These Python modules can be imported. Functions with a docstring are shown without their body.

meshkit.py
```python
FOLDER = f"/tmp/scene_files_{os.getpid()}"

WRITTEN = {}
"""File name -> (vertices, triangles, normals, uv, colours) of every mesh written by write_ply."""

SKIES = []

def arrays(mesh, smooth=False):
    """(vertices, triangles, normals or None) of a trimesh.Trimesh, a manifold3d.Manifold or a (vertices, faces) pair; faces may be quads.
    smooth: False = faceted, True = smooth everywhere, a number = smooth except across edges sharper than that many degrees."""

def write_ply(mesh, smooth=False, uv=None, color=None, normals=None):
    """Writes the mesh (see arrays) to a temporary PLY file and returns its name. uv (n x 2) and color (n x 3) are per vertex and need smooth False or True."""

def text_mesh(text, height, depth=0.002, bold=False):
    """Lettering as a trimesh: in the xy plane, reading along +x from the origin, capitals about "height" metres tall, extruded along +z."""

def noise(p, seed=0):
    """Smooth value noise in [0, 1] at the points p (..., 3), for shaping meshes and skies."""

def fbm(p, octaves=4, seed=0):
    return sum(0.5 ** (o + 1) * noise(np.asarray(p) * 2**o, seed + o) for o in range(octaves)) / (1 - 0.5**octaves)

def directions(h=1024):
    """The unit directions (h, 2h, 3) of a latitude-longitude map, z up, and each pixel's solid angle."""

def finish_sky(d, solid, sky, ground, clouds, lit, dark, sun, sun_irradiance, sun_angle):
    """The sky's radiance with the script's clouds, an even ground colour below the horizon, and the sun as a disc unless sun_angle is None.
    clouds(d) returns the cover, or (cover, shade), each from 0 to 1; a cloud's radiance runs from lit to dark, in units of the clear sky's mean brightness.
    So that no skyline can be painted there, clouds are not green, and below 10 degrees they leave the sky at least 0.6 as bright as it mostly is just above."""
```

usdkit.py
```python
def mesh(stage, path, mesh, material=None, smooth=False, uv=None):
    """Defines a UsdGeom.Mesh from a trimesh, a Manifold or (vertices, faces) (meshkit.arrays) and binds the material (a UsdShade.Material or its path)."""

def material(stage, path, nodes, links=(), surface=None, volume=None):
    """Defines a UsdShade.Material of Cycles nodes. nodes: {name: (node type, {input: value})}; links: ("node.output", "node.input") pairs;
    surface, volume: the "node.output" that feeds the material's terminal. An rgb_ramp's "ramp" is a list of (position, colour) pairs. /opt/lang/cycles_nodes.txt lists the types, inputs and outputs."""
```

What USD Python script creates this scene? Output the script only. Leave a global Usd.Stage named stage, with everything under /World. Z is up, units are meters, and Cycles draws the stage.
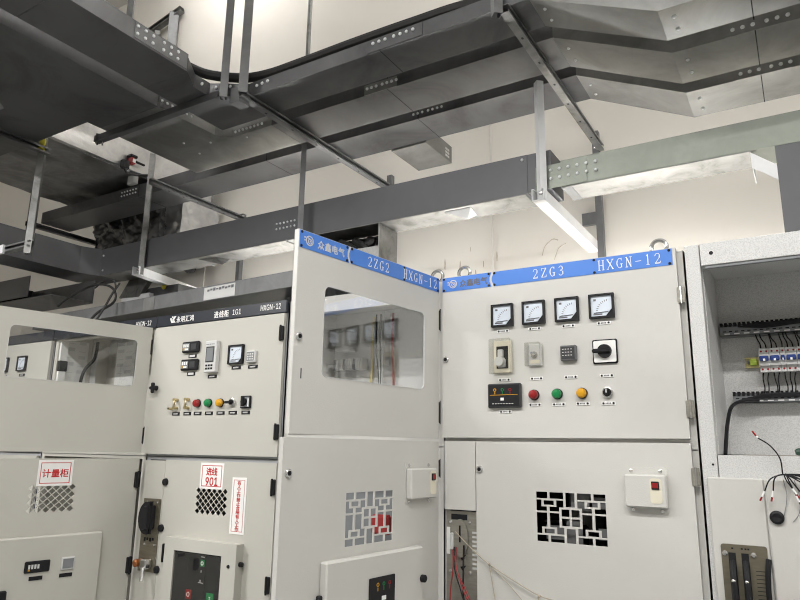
import math, json, random
import numpy as np, trimesh, usdkit, meshkit
from manifold3d import CrossSection, FillRule, Manifold
from pxr import Usd, UsdGeom, UsdLux, UsdShade, Gf, Sdf

stage = Usd.Stage.CreateInMemory()
UsdGeom.SetStageUpAxis(stage, 'Z'); UsdGeom.SetStageMetersPerUnit(stage, 1.0)
UsdGeom.Xform.Define(stage, '/World'); UsdGeom.Scope.Define(stage, '/World/Looks')
rng = random.Random(7)

# ------------------------------------------------------------------ camera, exposure, lights
YAW, PITCH, ROLL, FPX = math.radians(-31.40), math.radians(12.635), math.radians(0.847), 660.93
EXPOSURE = 0.6
def make_camera():
    f = np.array([math.sin(YAW)*math.cos(PITCH), math.cos(YAW)*math.cos(PITCH), math.sin(PITCH)])
    r = np.array([math.cos(YAW), -math.sin(YAW), 0.0]); u = np.cross(r, f)
    r2 = r*math.cos(ROLL)+u*math.sin(ROLL); u2 = -r*math.sin(ROLL)+u*math.cos(ROLL)
    c = UsdGeom.Camera.Define(stage, '/World/camera')
    e = (0.0, -2.55, 1.55)
    m = Gf.Matrix4d(*[float(v) for v in (*r2, 0, *u2, 0, *(-f), 0, *e, 1)])
    UsdGeom.Xformable(c).AddTransformOp().Set(m)
    c.CreateHorizontalApertureAttr(36.0); c.CreateFocalLengthAttr(36.0*FPX/800.0)
    c.CreateExposureAttr(EXPOSURE)
make_camera()

# the room's lamps: battens hung over the aisle (x, y, z, length, power) and battens on the wall behind the cabinets
AISLE = [(-1.75, -2.1, 3.8, 1.4), (0.15, -2.1, 3.8, 1.4), (2.1, -2.1, 3.8, 1.4), (-4.1, -2.3, 3.4, .9)]
AISLE_POWER = 11.5
WALL = [(-3.30, 1.26, 2.05, 1.2), (-0.65, 1.26, 2.05, 1.2), (-1.95, 1.26, 2.05, .6), (1.3, 1.26, 2.05, 1.2),
        (-4.2, .7, 6.3, 1.2), (-1.4, .7, 6.3, 1.2), (1.4, .7, 6.3, 1.2)]
WALL_POWER = 10.0
HIGH = [(-4.5, -4.6, 5.3, 1.6), (-1.5, -4.6, 5.3, 1.6), (1.5, -4.6, 5.3, 1.6)]
HIGH_POWER = 17.0
WASH_POWER = 12.0
LAMPCOL = (1.0, 0.985, 0.965)

# ------------------------------------------------------------------ materials
def mat(name, col, rough=0.5, metal=0.0, var=0.0, nscale=4.0, bump=0.0, bscale=200.0, spec=0.5, emit=None, dark=None, stretch=None, rvar=0.0, speck=0.0):
    n = {'p': ('principled_bsdf', {'base_color': col, 'roughness': rough, 'metallic': metal, 'specular_ior_level': spec})}
    l = []
    if var or bump or speck or rvar:
        n['g'] = ('geometry', {})
        n['m'] = ('mapping', {'scale': stretch or (1, 1, 1)}); l.append(('g.position', 'm.vector'))
    if var or rvar:
        n['n'] = ('noise_texture', {'scale': nscale, 'detail': 6, 'roughness': 0.62, 'distortion': 0.6}); l.append(('m.vector', 'n.vector'))
    last = None
    if var:
        d = dark or tuple(c*(1-var) for c in col)
        n['r'] = ('rgb_ramp', {'ramp': [(0.35, d), (0.68, col)]})
        l += [('n.fac', 'r.fac')]; last = 'r.color'
    if speck:
        n['sn'] = ('noise_texture', {'scale': 260, 'detail': 2}); l.append(('g.position', 'sn.vector'))
        n['sr'] = ('rgb_ramp', {'ramp': [(0.36, tuple(c*(1-speck) for c in col)), (0.5, col), (0.64, tuple(min(1, c*(1+speck*.5)) for c in col))]}); l.append(('sn.fac', 'sr.fac'))
        if last:
            n['sm'] = ('mix_color', {'blend_type': 'multiply', 'fac': 0.5}); l += [(last, 'sm.a'), ('sr.color', 'sm.b')]; last = 'sm.result'
        else:
            last = 'sr.color'
    if last:
        l.append((last, 'p.base_color'))
    if rvar:
        n['mr'] = ('map_range', {'from_min': 0.3, 'from_max': 0.7, 'to_min': rough-rvar, 'to_max': rough+rvar, 'clamp': True})
        l += [('n.fac', 'mr.value'), ('mr.result', 'p.roughness')]
    if bump:
        n['bn'] = ('noise_texture', {'scale': bscale, 'detail': 2}); l.append(('g.position', 'bn.vector'))
        n['b'] = ('bump', {'strength': bump, 'distance': 0.002}); l += [('bn.fac', 'b.height'), ('b.normal', 'p.normal')]
    if emit:
        n['p'][1]['emission_color'] = col; n['p'][1]['emission_strength'] = emit
    return usdkit.material(stage, '/World/Looks/'+name, n, l, surface='p.BSDF')
M = {}
M['paint'] = mat('paint_grey', (.60, .592, .562), .48, bump=.22, bscale=260, var=.05, nscale=1.3)
M['paint_old'] = mat('paint_grey_old', (.53, .518, .47), .5, bump=.15, bscale=260, var=.05, nscale=1.3)
M['frame'] = mat('frame_grey', (.42, .43, .45), .45)
M['hammer'] = mat('hammered_grey', (.62, .62, .61), .45, bump=.3, bscale=330, speck=.16)
M['tray'] = mat('tray_dark_grey', (.15, .152, .157), .38, .65, var=.35, nscale=2.2, rvar=.08)
M['tray_low'] = mat('tray_low_grey', (.115, .117, .124), .52, .25, var=.15, nscale=2.2)
M['tray_dusty'] = mat('tray_dusty', (.32, .32, .31), .43, .6, var=.45, nscale=3.4, rvar=.08)
M['galv'] = mat('galvanised_green', (.22, .24, .205), .42, .45, var=.3, nscale=5, rvar=.1)
M['galv_light'] = mat('galvanised_light', (.30, .30, .29), .4, .6, var=.5, nscale=8, rvar=.1)
M['strut'] = mat('strut_grey', (.20, .204, .208), .5, .3, var=.25, nscale=7)
M['zinc'] = mat('zinc_white', (.80, .81, .82), .5, .1, var=.1, nscale=8)
M['chrome'] = mat('chrome', (.75, .75, .75), .2, 1.0)
M['steel'] = mat('brushed_steel', (.40, .385, .34), .42, .7, var=.2, nscale=9, stretch=(1, 1, 8))
M['olive_steel'] = mat('olive_steel', (.21, .19, .14), .38, .5, var=.25, nscale=8, stretch=(1, 1, 6))
M['black'] = mat('black_plastic', (.014, .014, .016), .5, spec=.25)
M['black_soft'] = mat('black_rubber', (.022, .022, .022), .6, var=.3, nscale=12)
M['dark'] = mat('dark_glass_grey', (.05, .052, .055), .3)
M['grey'] = mat('grey_plastic', (.20, .21, .22), .45)
M['lgrey'] = mat('light_grey_plastic', (.60, .60, .59), .45)
M['white'] = mat('white_print', (.85, .85, .83), .5)
M['cream'] = mat('cream_plastic', (.74, .69, .56), .45)
M['dial'] = mat('dial_white', (.66, .72, .80), .35)
M['blue'] = mat('header_blue', (.075, .22, .66), .38)
M['navy'] = mat('header_navy', (.018, .022, .032), .35)
M['red'] = mat('lens_red', (.27, .012, .014), .25)
M['green'] = mat('lens_green', (.008, .21, .06), .25)
M['yellow'] = mat('lens_yellow', (.66, .33, .015), .25)
M['redprint'] = mat('print_red', (.50, .03, .035), .5)
M['red_wire'] = mat('wire_red', (.30, .022, .022), .5)
M['yellow_wire'] = mat('wire_yellow', (.62, .50, .16), .45)
M['bblue'] = mat('breaker_blue', (.014, .042, .21), .4)
M['rail'] = mat('rail_zinc_yellow', (.55, .50, .25), .3, .6)
M['lime'] = mat('lime_plastic', (.55, .72, .10), .4)
M['wall'] = mat('wall_cream', (.78, .745, .685), .85, var=.055, nscale=1.1, bump=.2, bscale=40)
M['wall_plain'] = mat('wall_plain', (.72, .69, .64), .85, var=.05, nscale=1.0)
M['ceil'] = mat('ceiling_white', (.75, .73, .70), .9, var=.05, nscale=1)
M['floor'] = mat('floor_epoxy', (.26, .27, .265), .4, var=.1, nscale=1)
M['stain'] = mat('wall_stain', (.50, .40, .29), .9, var=.4, nscale=30)
M['stain_pale'] = mat('wall_stain_pale', (.64, .56, .46), .9, var=.4, nscale=20)
M['foil'] = mat('foil_silver', (.80, .81, .82), .26, .85, var=.2, nscale=9, bump=1.0, bscale=30)
M['foil_dark'] = mat('foil_grey', (.30, .30, .30), .36, .55, var=.6, nscale=5, bump=1.0, bscale=18)
M['wrap'] = mat('crinkled_wrap', (.13, .13, .135), .16, .35, var=.5, nscale=7, bump=1.0, bscale=24, spec=.9)
M['foam'] = mat('foam_yellow', (.62, .55, .05), .8, var=.3, nscale=40)
M['dgreen'] = mat('dark_green_plastic', (.02, .06, .04), .4)
M['rope'] = mat('rope_tan', (.42, .37, .29), .8)
M['copper'] = mat('copper_orange', (.34, .12, .04), .4, .5)
M['brass'] = mat('brass', (.52, .43, .24), .38, .8)
M['paper'] = mat('paper_white', (.78, .78, .76), .7)
M['ink'] = mat('ink_grey', (.14, .14, .15), .7)
M['tube_glow'] = mat('tube_glow', LAMPCOL, emit=WALL_POWER*8)
M['tube_glow_high'] = mat('tube_glow_high', LAMPCOL, emit=HIGH_POWER*8)
M['tube_glow_wash'] = mat('tube_glow_wash', LAMPCOL, emit=WASH_POWER*8)
M['film'] = None
def pane_mat(name, tint, lo, gain):
    """a sheet that lets light straight through and mirrors more at a flat angle, alike on both its faces"""
    return usdkit.material(stage, '/World/Looks/'+name, {
        'f': ('layer_weight', {'blend': .5}), 'w': ('math', {'math_type': 'power', 'value2': 3.0}), 'k': ('math', {'math_type': 'multiply_add', 'value2': gain, 'value3': lo, 'use_clamp': True}),
        't': ('transparent_bsdf', {'color': tint}), 'g': ('glossy_bsdf', {'color': (.95, .95, .95), 'roughness': .015}), 'x': ('mix_closure', {})},
        [('f.facing', 'w.value1'), ('w.value', 'k.value1'), ('k.value', 'x.fac'), ('t.BSDF', 'x.closure1'), ('g.BSDF', 'x.closure2')], surface='x.closure')
M['pane'] = pane_mat('window_pane', (.97, .975, .975), .06, 1.0)
M['clear'] = pane_mat('clear_cover', (.95, .95, .94), .03, .35)
M['film'] = pane_mat('clear_film', (.80, .80, .80), .12, 1.0)

# ------------------------------------------------------------------ helpers
# outlines of the characters on the signs
G=json.loads('{"计":[[23,26,23,33,39,33,39,54,46,55,46,33,62,33,62,26,46,26,46,-7,39,-7,39,26],[2,28,2,35,18,35,19,9,23,10,24,12,27,12,28,10,28,6,16,-2,13,-6,9,-1,9,1,12,4,12,28],[8,51,11,54,13,54,23,44,21,39,18,38,13,45,8,48]],"量":[[2,-5,2,0,8,1,7,7,28,8,27,9,9,9,9,28,3,28,2,33,11,34,10,52,53,53,54,36,53,34,62,34,62,29,56,28,56,10,36,8,37,7,57,7,57,1,62,1,62,-5],[35,22,48,21,49,22,36,23],[36,16,36,14,49,15,48,16],[17,47,46,46,47,47,18,48],[28,15,17,16,16,15,27,14],[28,22,17,23,16,22,27,21]],"柜":[[1,10,1,14,6,21,10,34,10,36,2,36,2,42,11,43,12,55,18,55,18,43,26,42,27,52,61,51,60,45,34,45,34,37,58,36,58,13,34,12,34,4,61,3,62,-4,27,-4,27,22,23,18,18,21,17,-7,11,-6,11,15,9,15,5,6],[34,20,51,19,51,30,34,30],[18,36,24,24,27,23,27,36]],"进":[[1,-1,11,9,11,25,2,25,3,32,18,31,18,8,19,6,21,6,21,8,27,14,28,19,21,20,20,26,30,28,30,36,21,36,20,41,14,38,4,49,4,51,10,53,20,42,21,43,30,43,30,53,36,54,37,43,44,43,45,53,51,54,52,43,60,43,59,36,52,36,52,27,61,27,61,20,52,20,52,4,51,3,62,3,63,2,62,-3,59,-5,29,-5,22,-3,16,2,14,2,5,-6],[31,7,27,2,39,1,46,2,45,20,36,20],[37,28,45,27,45,36,37,36]],"线":[[2,15,11,24,11,27,4,26,2,32,7,37,15,55,20,53,21,51,15,38,13,37,13,34,17,34,21,41,28,39,37,41,37,55,43,55,44,51,49,54,58,48,57,44,59,43,60,38,44,35,44,30,48,29,59,32,61,31,61,25,57,25,57,24,62,21,62,19,50,6,52,1,54,0,57,2,57,7,63,4,62,-2,59,-6,57,-7,50,-6,44,1,28,-6,25,-4,23,0,33,3,41,8,39,21,26,19,26,16,23,14,6,10,4,10],[46,22,46,16,48,14,54,19,56,23,52,24],[44,49,43,42,52,43,51,46],[16,21,26,21,25,25,37,27,38,29,37,34,28,33,27,36,25,36],[2,2,6,5,24,10,26,9,26,3,13,-1,4,-3]],"众":[[2,-3,2,-1,9,5,16,24,16,29,6,25,2,31,12,35,22,42,31,55,37,53,36,48,44,40,62,32,59,26,55,26,48,30,46,27,46,19,49,12,58,2,62,0,58,-6,55,-5,47,3,43,10,36,-2,32,-6,29,-6,25,-2,30,4,21,12,19,12,16,3,8,-6],[32,43,20,32,24,30,22,20,35,10,37,14,40,31,44,31,44,33]],"鑫":[[2,-3,3,0,8,1,7,5,4,6,4,11,14,11,14,13,8,14,4,13,2,15,3,19,6,19,13,23,13,25,7,25,7,30,17,31,17,33,11,33,11,38,27,38,28,39,17,41,11,39,6,39,3,44,22,49,31,55,37,54,38,51,42,49,60,45,57,39,47,42,45,40,36,40,35,39,52,38,53,34,47,33,47,31,58,30,57,25,50,25,50,23,55,20,61,19,62,17,59,13,56,14,48,13,48,12,60,11,60,6,57,5,56,2,61,1,62,-1,61,-5,30,-5,30,-3,27,-3,3,-6],[48,2,50,1,51,6,48,6],[46,19,45,18,46,18],[26,13,20,13,20,11,42,12,41,13,34,14,32,13,30,15],[39,5,40,1,42,1,42,6],[23,24,29,19,32,19,38,21,41,24],[36,33,35,31,40,31,40,33],[32,48,29,45,35,46],[28,6,27,2,34,1,33,6],[24,32,25,31,29,32,28,33],[20,3,22,3,22,6,20,6],[19,20,17,18,19,18],[12,4,14,6,12,6]],"电":[[7,45,28,46,28,55,35,55,35,46,56,46,56,13,63,9,61,-2,56,-6,34,-6,31,-5,28,-1,28,11,14,11,14,7,7,7],[35,3,37,1,54,1,56,11,35,11],[36,25,35,18,49,18,49,25],[36,39,35,32,49,32,49,39],[28,24,14,25,14,18,28,18],[28,38,14,39,14,32,28,32]],"气":[[1,29,1,31,11,43,16,55,22,54,21,48,60,48,60,42,19,42,17,40,55,39,56,38,55,33,15,33,14,35,10,30,50,29,51,13,54,2,57,1,58,9,63,5,61,-5,58,-7,54,-7,48,-2,45,6,44,23,9,23,9,27,5,26]],"永":[[11,35,12,42,33,42,31,45,17,49,19,55,29,53,44,47,45,44,42,40,36,42,36,34,38,28,40,25,43,25,54,37,60,34,60,31,45,18,45,16,52,9,62,4,63,2,59,-3,52,0,40,11,36,16,35,-4,29,-7,21,-7,18,0,29,0,29,35],[1,1,1,3,10,9,17,21,16,22,3,22,3,29,26,28,24,19,16,5,7,-3,5,-3]],"明":[[4,51,27,51,27,10,11,10,11,4,4,4],[11,18,21,17,21,26,20,28,11,28],[20,44,11,45,11,34,21,34],[26,4,31,20,31,52,60,52,60,-4,53,-7,45,-7,43,0,54,0,54,14,37,14,31,-1,25,-7,22,-7,22,-5,19,-4,19,-2],[38,21,53,20,54,22,54,30,38,30],[38,37,53,36,54,38,54,45,38,45]],"汇":[[3,-2,14,19,17,19,19,16,21,16,21,43,19,43,18,40,14,41,11,45,5,48,7,53,11,53,20,46,21,51,61,50,60,44,28,44,28,4,62,3,62,-4,21,-4,20,14,9,-6],[2,30,2,33,4,35,8,35,16,30,18,27,15,23,12,23,10,26]],"鸿":[[2,-3,11,19,14,18,16,14,21,16,21,40,15,40,14,42,11,41,3,50,5,53,8,54,17,46,34,46,34,49,40,49,42,55,49,54,47,49,58,49,58,33,57,28,54,25,45,25,43,30,46,31,46,33,42,37,40,37,40,22,61,22,61,5,58,-5,45,-6,44,0,53,0,54,6,31,6,30,12,19,7,13,8,8,-6],[32,13,53,12,54,15,35,16],[45,42,49,39,49,37,52,38,52,43],[49,33,51,31,51,33],[40,42,42,41,42,43,40,43],[28,19,34,20,34,40,27,40],[1,32,4,36,6,36,15,29,15,26,13,24,10,24]],"有":[[2,17,2,20,8,24,18,39,17,40,3,40,4,47,22,47,24,55,27,55,31,53,30,47,61,46,61,40,27,40,24,37,25,34,54,34,54,-2,51,-6,38,-7,37,-5,36,0,47,0,47,6,23,6,22,-7,16,-7,15,21,13,21,6,14],[22,13,47,12,47,17,22,17],[22,24,47,23,47,28,22,28]],"人":[[2,-2,2,0,10,4,17,11,23,21,27,34,28,54,36,54,35,42,41,21,49,9,56,3,62,1,63,-1,59,-6,57,-6,48,0,38,12,32,25,24,8,13,-3,6,-6]],"工":[[2,-1,3,5,28,6,28,41,6,41,6,48,59,47,58,41,36,41,36,6,62,5,61,-2]],"作":[[19,27,19,30,25,36,33,54,39,53,37,44,63,43,62,37,43,37,43,30,61,30,61,24,43,24,43,16,61,16,62,9,43,9,42,-7,36,-7,36,37,33,37,31,35,30,31,24,24,22,24],[1,27,11,40,17,54,19,55,24,53,22,46,17,37,17,-7,10,-6,10,25,4,22]],"禁":[[1,30,10,38,11,41,4,42,4,48,14,48,15,55,21,55,21,48,42,48,42,55,49,55,49,48,60,48,60,42,52,42,52,41,62,32,62,30,59,27,57,27,51,32,51,34,49,34,49,26,54,26,54,20,11,20,10,25,14,26,14,33,6,26],[34,27,42,26,42,34,40,34],[25,41,32,35,38,39,38,41,30,42],[22,35,21,26,31,26,28,31],[3,-3,3,-1,10,3,14,7,14,9,3,10,3,16,61,16,61,10,48,9,60,-1,60,-4,57,-6,54,-6,41,6,44,8,44,10,36,10,36,-3,34,-6,31,-7,21,-7,19,-4,19,-1,29,-1,28,10,19,10,19,8,21,8,20,4,9,-6,6,-6]],"止":[[2,-3,2,3,11,3,12,41,18,40,18,3,31,3,31,55,37,55,38,33,59,33,59,26,38,26,38,3,62,3,62,-3,61,-4]],"合":[[2,29,2,32,14,37,21,42,32,55,38,53,37,48,45,41,63,32,60,26,56,26,50,30,49,27,15,27,15,29,13,29,6,25],[24,35,22,35,22,33,43,34,33,43],[11,20,53,21,53,-6,47,-7,45,-3,19,-3,18,-7,12,-7],[19,15,18,4,46,4,46,15]],"闸":[[22,45,22,51,59,51,59,-4,57,-6,47,-7,45,-2,45,0,52,1,52,45],[16,39,49,38,49,10,42,9,42,12,36,12,36,-4,29,-4,29,12,22,12,22,9,16,9],[36,19,42,18,42,22,36,22],[36,29,42,28,42,33,36,33],[22,19,29,18,29,22,22,22],[22,29,29,28,29,33,22,33],[6,50,7,53,11,54,19,46,19,43,14,40],[5,40,12,39,11,-7,5,-7]]}')
class T:
    """a frame turned about z by deg and set at o; drawn as seen from the front: x right, y away, z up"""
    def __init__(self, o=(0, 0, 0), deg=0.0):
        a = math.radians(deg); self.o = np.array(o, float)
        self.R = np.array([[math.cos(a), -math.sin(a), 0], [math.sin(a), math.cos(a), 0], [0, 0, 1]])
    def __call__(self, m):
        return (np.asarray(m[0]) @ self.R.T + self.o, m[1])
ID = T()
def cat(*ms):
    ms = [m for m in ms if m is not None]
    V, F, k = [], [], 0
    for v, f in ms:
        V.append(np.asarray(v, float)); F.append(np.asarray(f, int)+k); k += len(v)
    return (np.vstack(V), np.vstack(F))
def tri(t): return (np.array(t.vertices), np.array(t.faces))
def box(x0, x1, y0, y1, z0, z1, c=0.0):
    lo = np.minimum([x0, y0, z0], [x1, y1, z1]); hi = np.maximum([x0, y0, z0], [x1, y1, z1])
    if c <= 0:
        b = trimesh.creation.box(extents=hi-lo); return (np.array(b.vertices)+(lo+hi)/2, np.array(b.faces))
    c = min(c, *(0.45*(hi-lo)))
    P = []
    for sx in (0, 1):
        for sy in (0, 1):
            for sz in (0, 1):
                p = np.where([sx, sy, sz], hi, lo); s = np.where([sx, sy, sz], -c, c)
                for k in range(3):
                    q = p+s; q[k] = p[k]; P.append(q)
    return tri(trimesh.Trimesh(P).convex_hull if False else trimesh.convex.convex_hull(np.array(P)))
def cyl(p0, p1, r, n=14, r1=None):
    return tube([p0, p1], [r, r if r1 is None else r1], n)
def tube(pts, r, n=8, cap=True):
    p = np.asarray(pts, float); r = np.broadcast_to(np.asarray(r, float), (len(p),))
    t = np.gradient(p, axis=0) if len(p) > 2 else np.repeat([p[1]-p[0]], 2, 0)
    t = t/(np.linalg.norm(t, axis=1, keepdims=True)+1e-12)
    a = np.cross(t[0], [0, 0, 1.0] if abs(t[0][2]) < .9 else [1.0, 0, 0]); a /= np.linalg.norm(a)
    V = []
    ang = np.arange(n)*2*math.pi/n
    for i in range(len(p)):
        a = a-t[i]*(a@t[i]); a /= np.linalg.norm(a); b = np.cross(t[i], a)
        V.append(p[i]+r[i]*(np.cos(ang)[:, None]*a+np.sin(ang)[:, None]*b))
    V = np.vstack(V); F = []
    for i in range(len(p)-1):
        for j in range(n):
            q0, q1 = i*n+j, i*n+(j+1) % n; F += [[q0, q1, q1+n], [q0, q1+n, q0+n]]
    if cap:
        k = len(V); V = np.vstack([V, p[0], p[-1]])
        for j in range(n):
            F += [[k, (j+1) % n, j], [k+1, (len(p)-1)*n+j, (len(p)-1)*n+(j+1) % n]]
    return (V, np.array(F))
def spline(pts, k=6):
    p = np.asarray(pts, float); q = np.vstack([2*p[0]-p[1], p, 2*p[-1]-p[-2]]); out = []
    for i in range(1, len(q)-2):
        for s in np.arange(k)/k:
            out.append(.5*((2*q[i])+(-q[i-1]+q[i+1])*s+(2*q[i-1]-5*q[i]+4*q[i+1]-q[i+2])*s*s+(-q[i-1]+3*q[i]-3*q[i+1]+q[i+2])*s**3))
    out.append(p[-1]); return np.array(out)
def wire(pts, r, n=6, k=6): return tube(spline(pts, k), r, n)
def sphere(c, r, n=1, s=(1, 1, 1)):
    m = trimesh.creation.icosphere(subdivisions=n, radius=r); return (np.array(m.vertices)*s+c, np.array(m.faces))
def dome(c, r, h, n=10):
    """a low round head standing out towards the viewer (-y)"""
    x, y, z = c; return tube([(x, y, z), (x, y-h*.55, z), (x, y-h*.9, z), (x, y-h, z)], [r, r, r*.7, r*.3], n)
def ring2(x0, z0, x1, z1): return [(x0, z0), (x1, z0), (x1, z1), (x0, z1)]
def rrect(x0, z0, x1, z1, r, n=5):
    o = []
    for cx, cz, a0 in ((x1-r, z0+r, -90), (x1-r, z1-r, 0), (x0+r, z1-r, 90), (x0+r, z0+r, 180)):
        for i in range(n+1):
            a = math.radians(a0+90*i/n); o.append((cx+r*math.cos(a), cz+r*math.sin(a)))
    return o
def cs(contours): return CrossSection([np.array(c, float) for c in contours], FillRule.EvenOdd)
def ext(c, y_front, y_back):
    """a shape in the x-z plane given depth from y_front to y_back"""
    if not isinstance(c, CrossSection): c = cs(c)
    m = c.extrude(abs(y_back-y_front)).to_mesh(); v = np.array(m.vert_properties[:, :3])
    return (np.c_[v[:, 0], max(y_front, y_back)-v[:, 2], v[:, 1]], np.array(m.tri_verts))
def ext_plan(contours, z0, z1):
    m = cs(contours).extrude(z1-z0).to_mesh(); v = np.array(m.vert_properties[:, :3]); v[:, 2] += z0
    return (v, np.array(m.tri_verts))
def disc(x, z, r, n=20): return [(x+r*math.cos(2*math.pi*i/n), z+r*math.sin(2*math.pi*i/n)) for i in range(n)]
def line_cs(pts, w):
    """a polyline of width w as a shape"""
    out = CrossSection()
    for (x0, z0), (x1, z1) in zip(pts[:-1], pts[1:]):
        d = np.array([x1-x0, z1-z0]); L = np.linalg.norm(d); d = d/L*w/2; nn = np.array([-d[1], d[0]])
        a = np.array([x0, z0])-d*.6; b = np.array([x1, z1])+d*.6
        out = out + CrossSection([np.array([a-nn, b-nn, b+nn, a+nn])], FillRule.NonZero)
    return out
TXT = {}
def text(s, x, z, h, y, squeeze=1.0, bold=False, center=True):
    """lettering standing 1 mm out of the face at y, capitals h tall"""
    if (s, bold) not in TXT: TXT[(s, bold)] = tri(meshkit.text_mesh(s, 1.0, 1.0, bold))
    v, f = TXT[(s, bold)]; v = v.copy(); w = v[:, 0].max()*h*squeeze
    return (np.c_[v[:, 0]*h*squeeze+x-(w/2 if center else 0), y-v[:, 2]*.0012, v[:, 1]*h+z-h/2], f)
def glyphs(s, x, z, h, y, pitch=1.0, vertical=False, squeeze=1.0):
    out = []
    for i, ch in enumerate(s):
        r = [[(a[k]*h/64*squeeze, a[k+1]*h/64) for k in range(0, len(a), 2)] for a in G[ch]]
        c = cs(r); dx, dz = ((i-(len(s)-1)/2)*h*pitch, 0) if not vertical else (0, -(i-(len(s)-1)/2)*h*pitch)
        out.append(ext(c.translate((x+dx-h*squeeze/2, z+dz-h*.42)), y-.0012, y))
    return cat(*out)
SERIF = {  # thick strokes, thin strokes on a 1 x 1.5 grid
 'H': ([[(.2, 0), (.2, 1.5)], [(.8, 0), (.8, 1.5)]], [[(.2, .75), (.8, .75)], [(.05, 0), (.35, 0)], [(.65, 0), (.95, 0)], [(.05, 1.5), (.35, 1.5)], [(.65, 1.5), (.95, 1.5)]]),
 'X': ([[(.1, 1.5), (.9, 0)]], [[(.9, 1.5), (.1, 0)], [(0, 0), (.25, 0)], [(.75, 0), (1, 0)], [(0, 1.5), (.25, 1.5)], [(.75, 1.5), (1, 1.5)]]),
 'G': ([[(.2, .4), (.13, .75), (.2, 1.1)], [(.8, 0.1), (.8, .6)]], [[(.2, 1.1), (.4, 1.45), (.6, 1.5), (.8, 1.3)], [(.8, 1.15), (.8, 1.5)], [(.2, .4), (.35, .08), (.55, 0), (.8, .2)], [(.6, .6), (.95, .6)]]),
 'N': ([[(.2, 1.5), (.8, 0)]], [[(.2, 0), (.2, 1.5)], [(.8, 0), (.8, 1.5)], [(.05, 0), (.35, 0)], [(.65, 1.5), (.95, 1.5)], [(.05, 1.5), (.2, 1.5)]]),
 '-': ([], [[(.1, .7), (.9, .7)]]),
 '1': ([[(.5, 0), (.5, 1.5)]], [[(.3, 0), (.7, 0)], [(.3, 1.3), (.5, 1.5)]]),
 '2': ([[(.8, 1.2), (.75, .85)], [(.15, .04), (.8, .04)]], [[(.15, 1.15), (.25, 1.4), (.5, 1.5), (.72, 1.4), (.8, 1.2)], [(.75, .85), (.15, .04)], [(.8, .04), (.88, .3)], [(.15, 1.15), (.2, 1.2)]]),
 '3': ([[(.75, 1.3), (.75, .95)], [(.8, .6), (.8, .2)]], [[(.2, 1.25), (.35, 1.45), (.55, 1.5), (.75, 1.3)], [(.75, .95), (.4, .8)], [(.45, .8), (.8, .6)], [(.8, .2), (.55, 0), (.3, .05), (.18, .25)]]),
 'Z': ([[(.85, 1.45), (.15, .05)]], [[(.15, 1.47), (.85, 1.47)], [(.15, .03), (.85, .03)], [(.15, 1.47), (.12, 1.15)], [(.85, .03), (.9, .35)]]), ' ': ([], [])}
def serif(s, x, z, h, y, pitch=.78, center=True):
    k = h/1.5; out = []; W = len(s)*pitch*h
    for i, ch in enumerate(s):
        thick, thin = SERIF[ch]; c = CrossSection()
        for p in thick: c = c+line_cs(p, .135)
        for p in thin: c = c+line_cs(p, .07)
        if thick or thin:
            out.append(ext(c.scale((k, k)).translate((x+i*pitch*h-(W/2 if center else 0), z-h/2)), y-.0012, y))
    return cat(*out)

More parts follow.
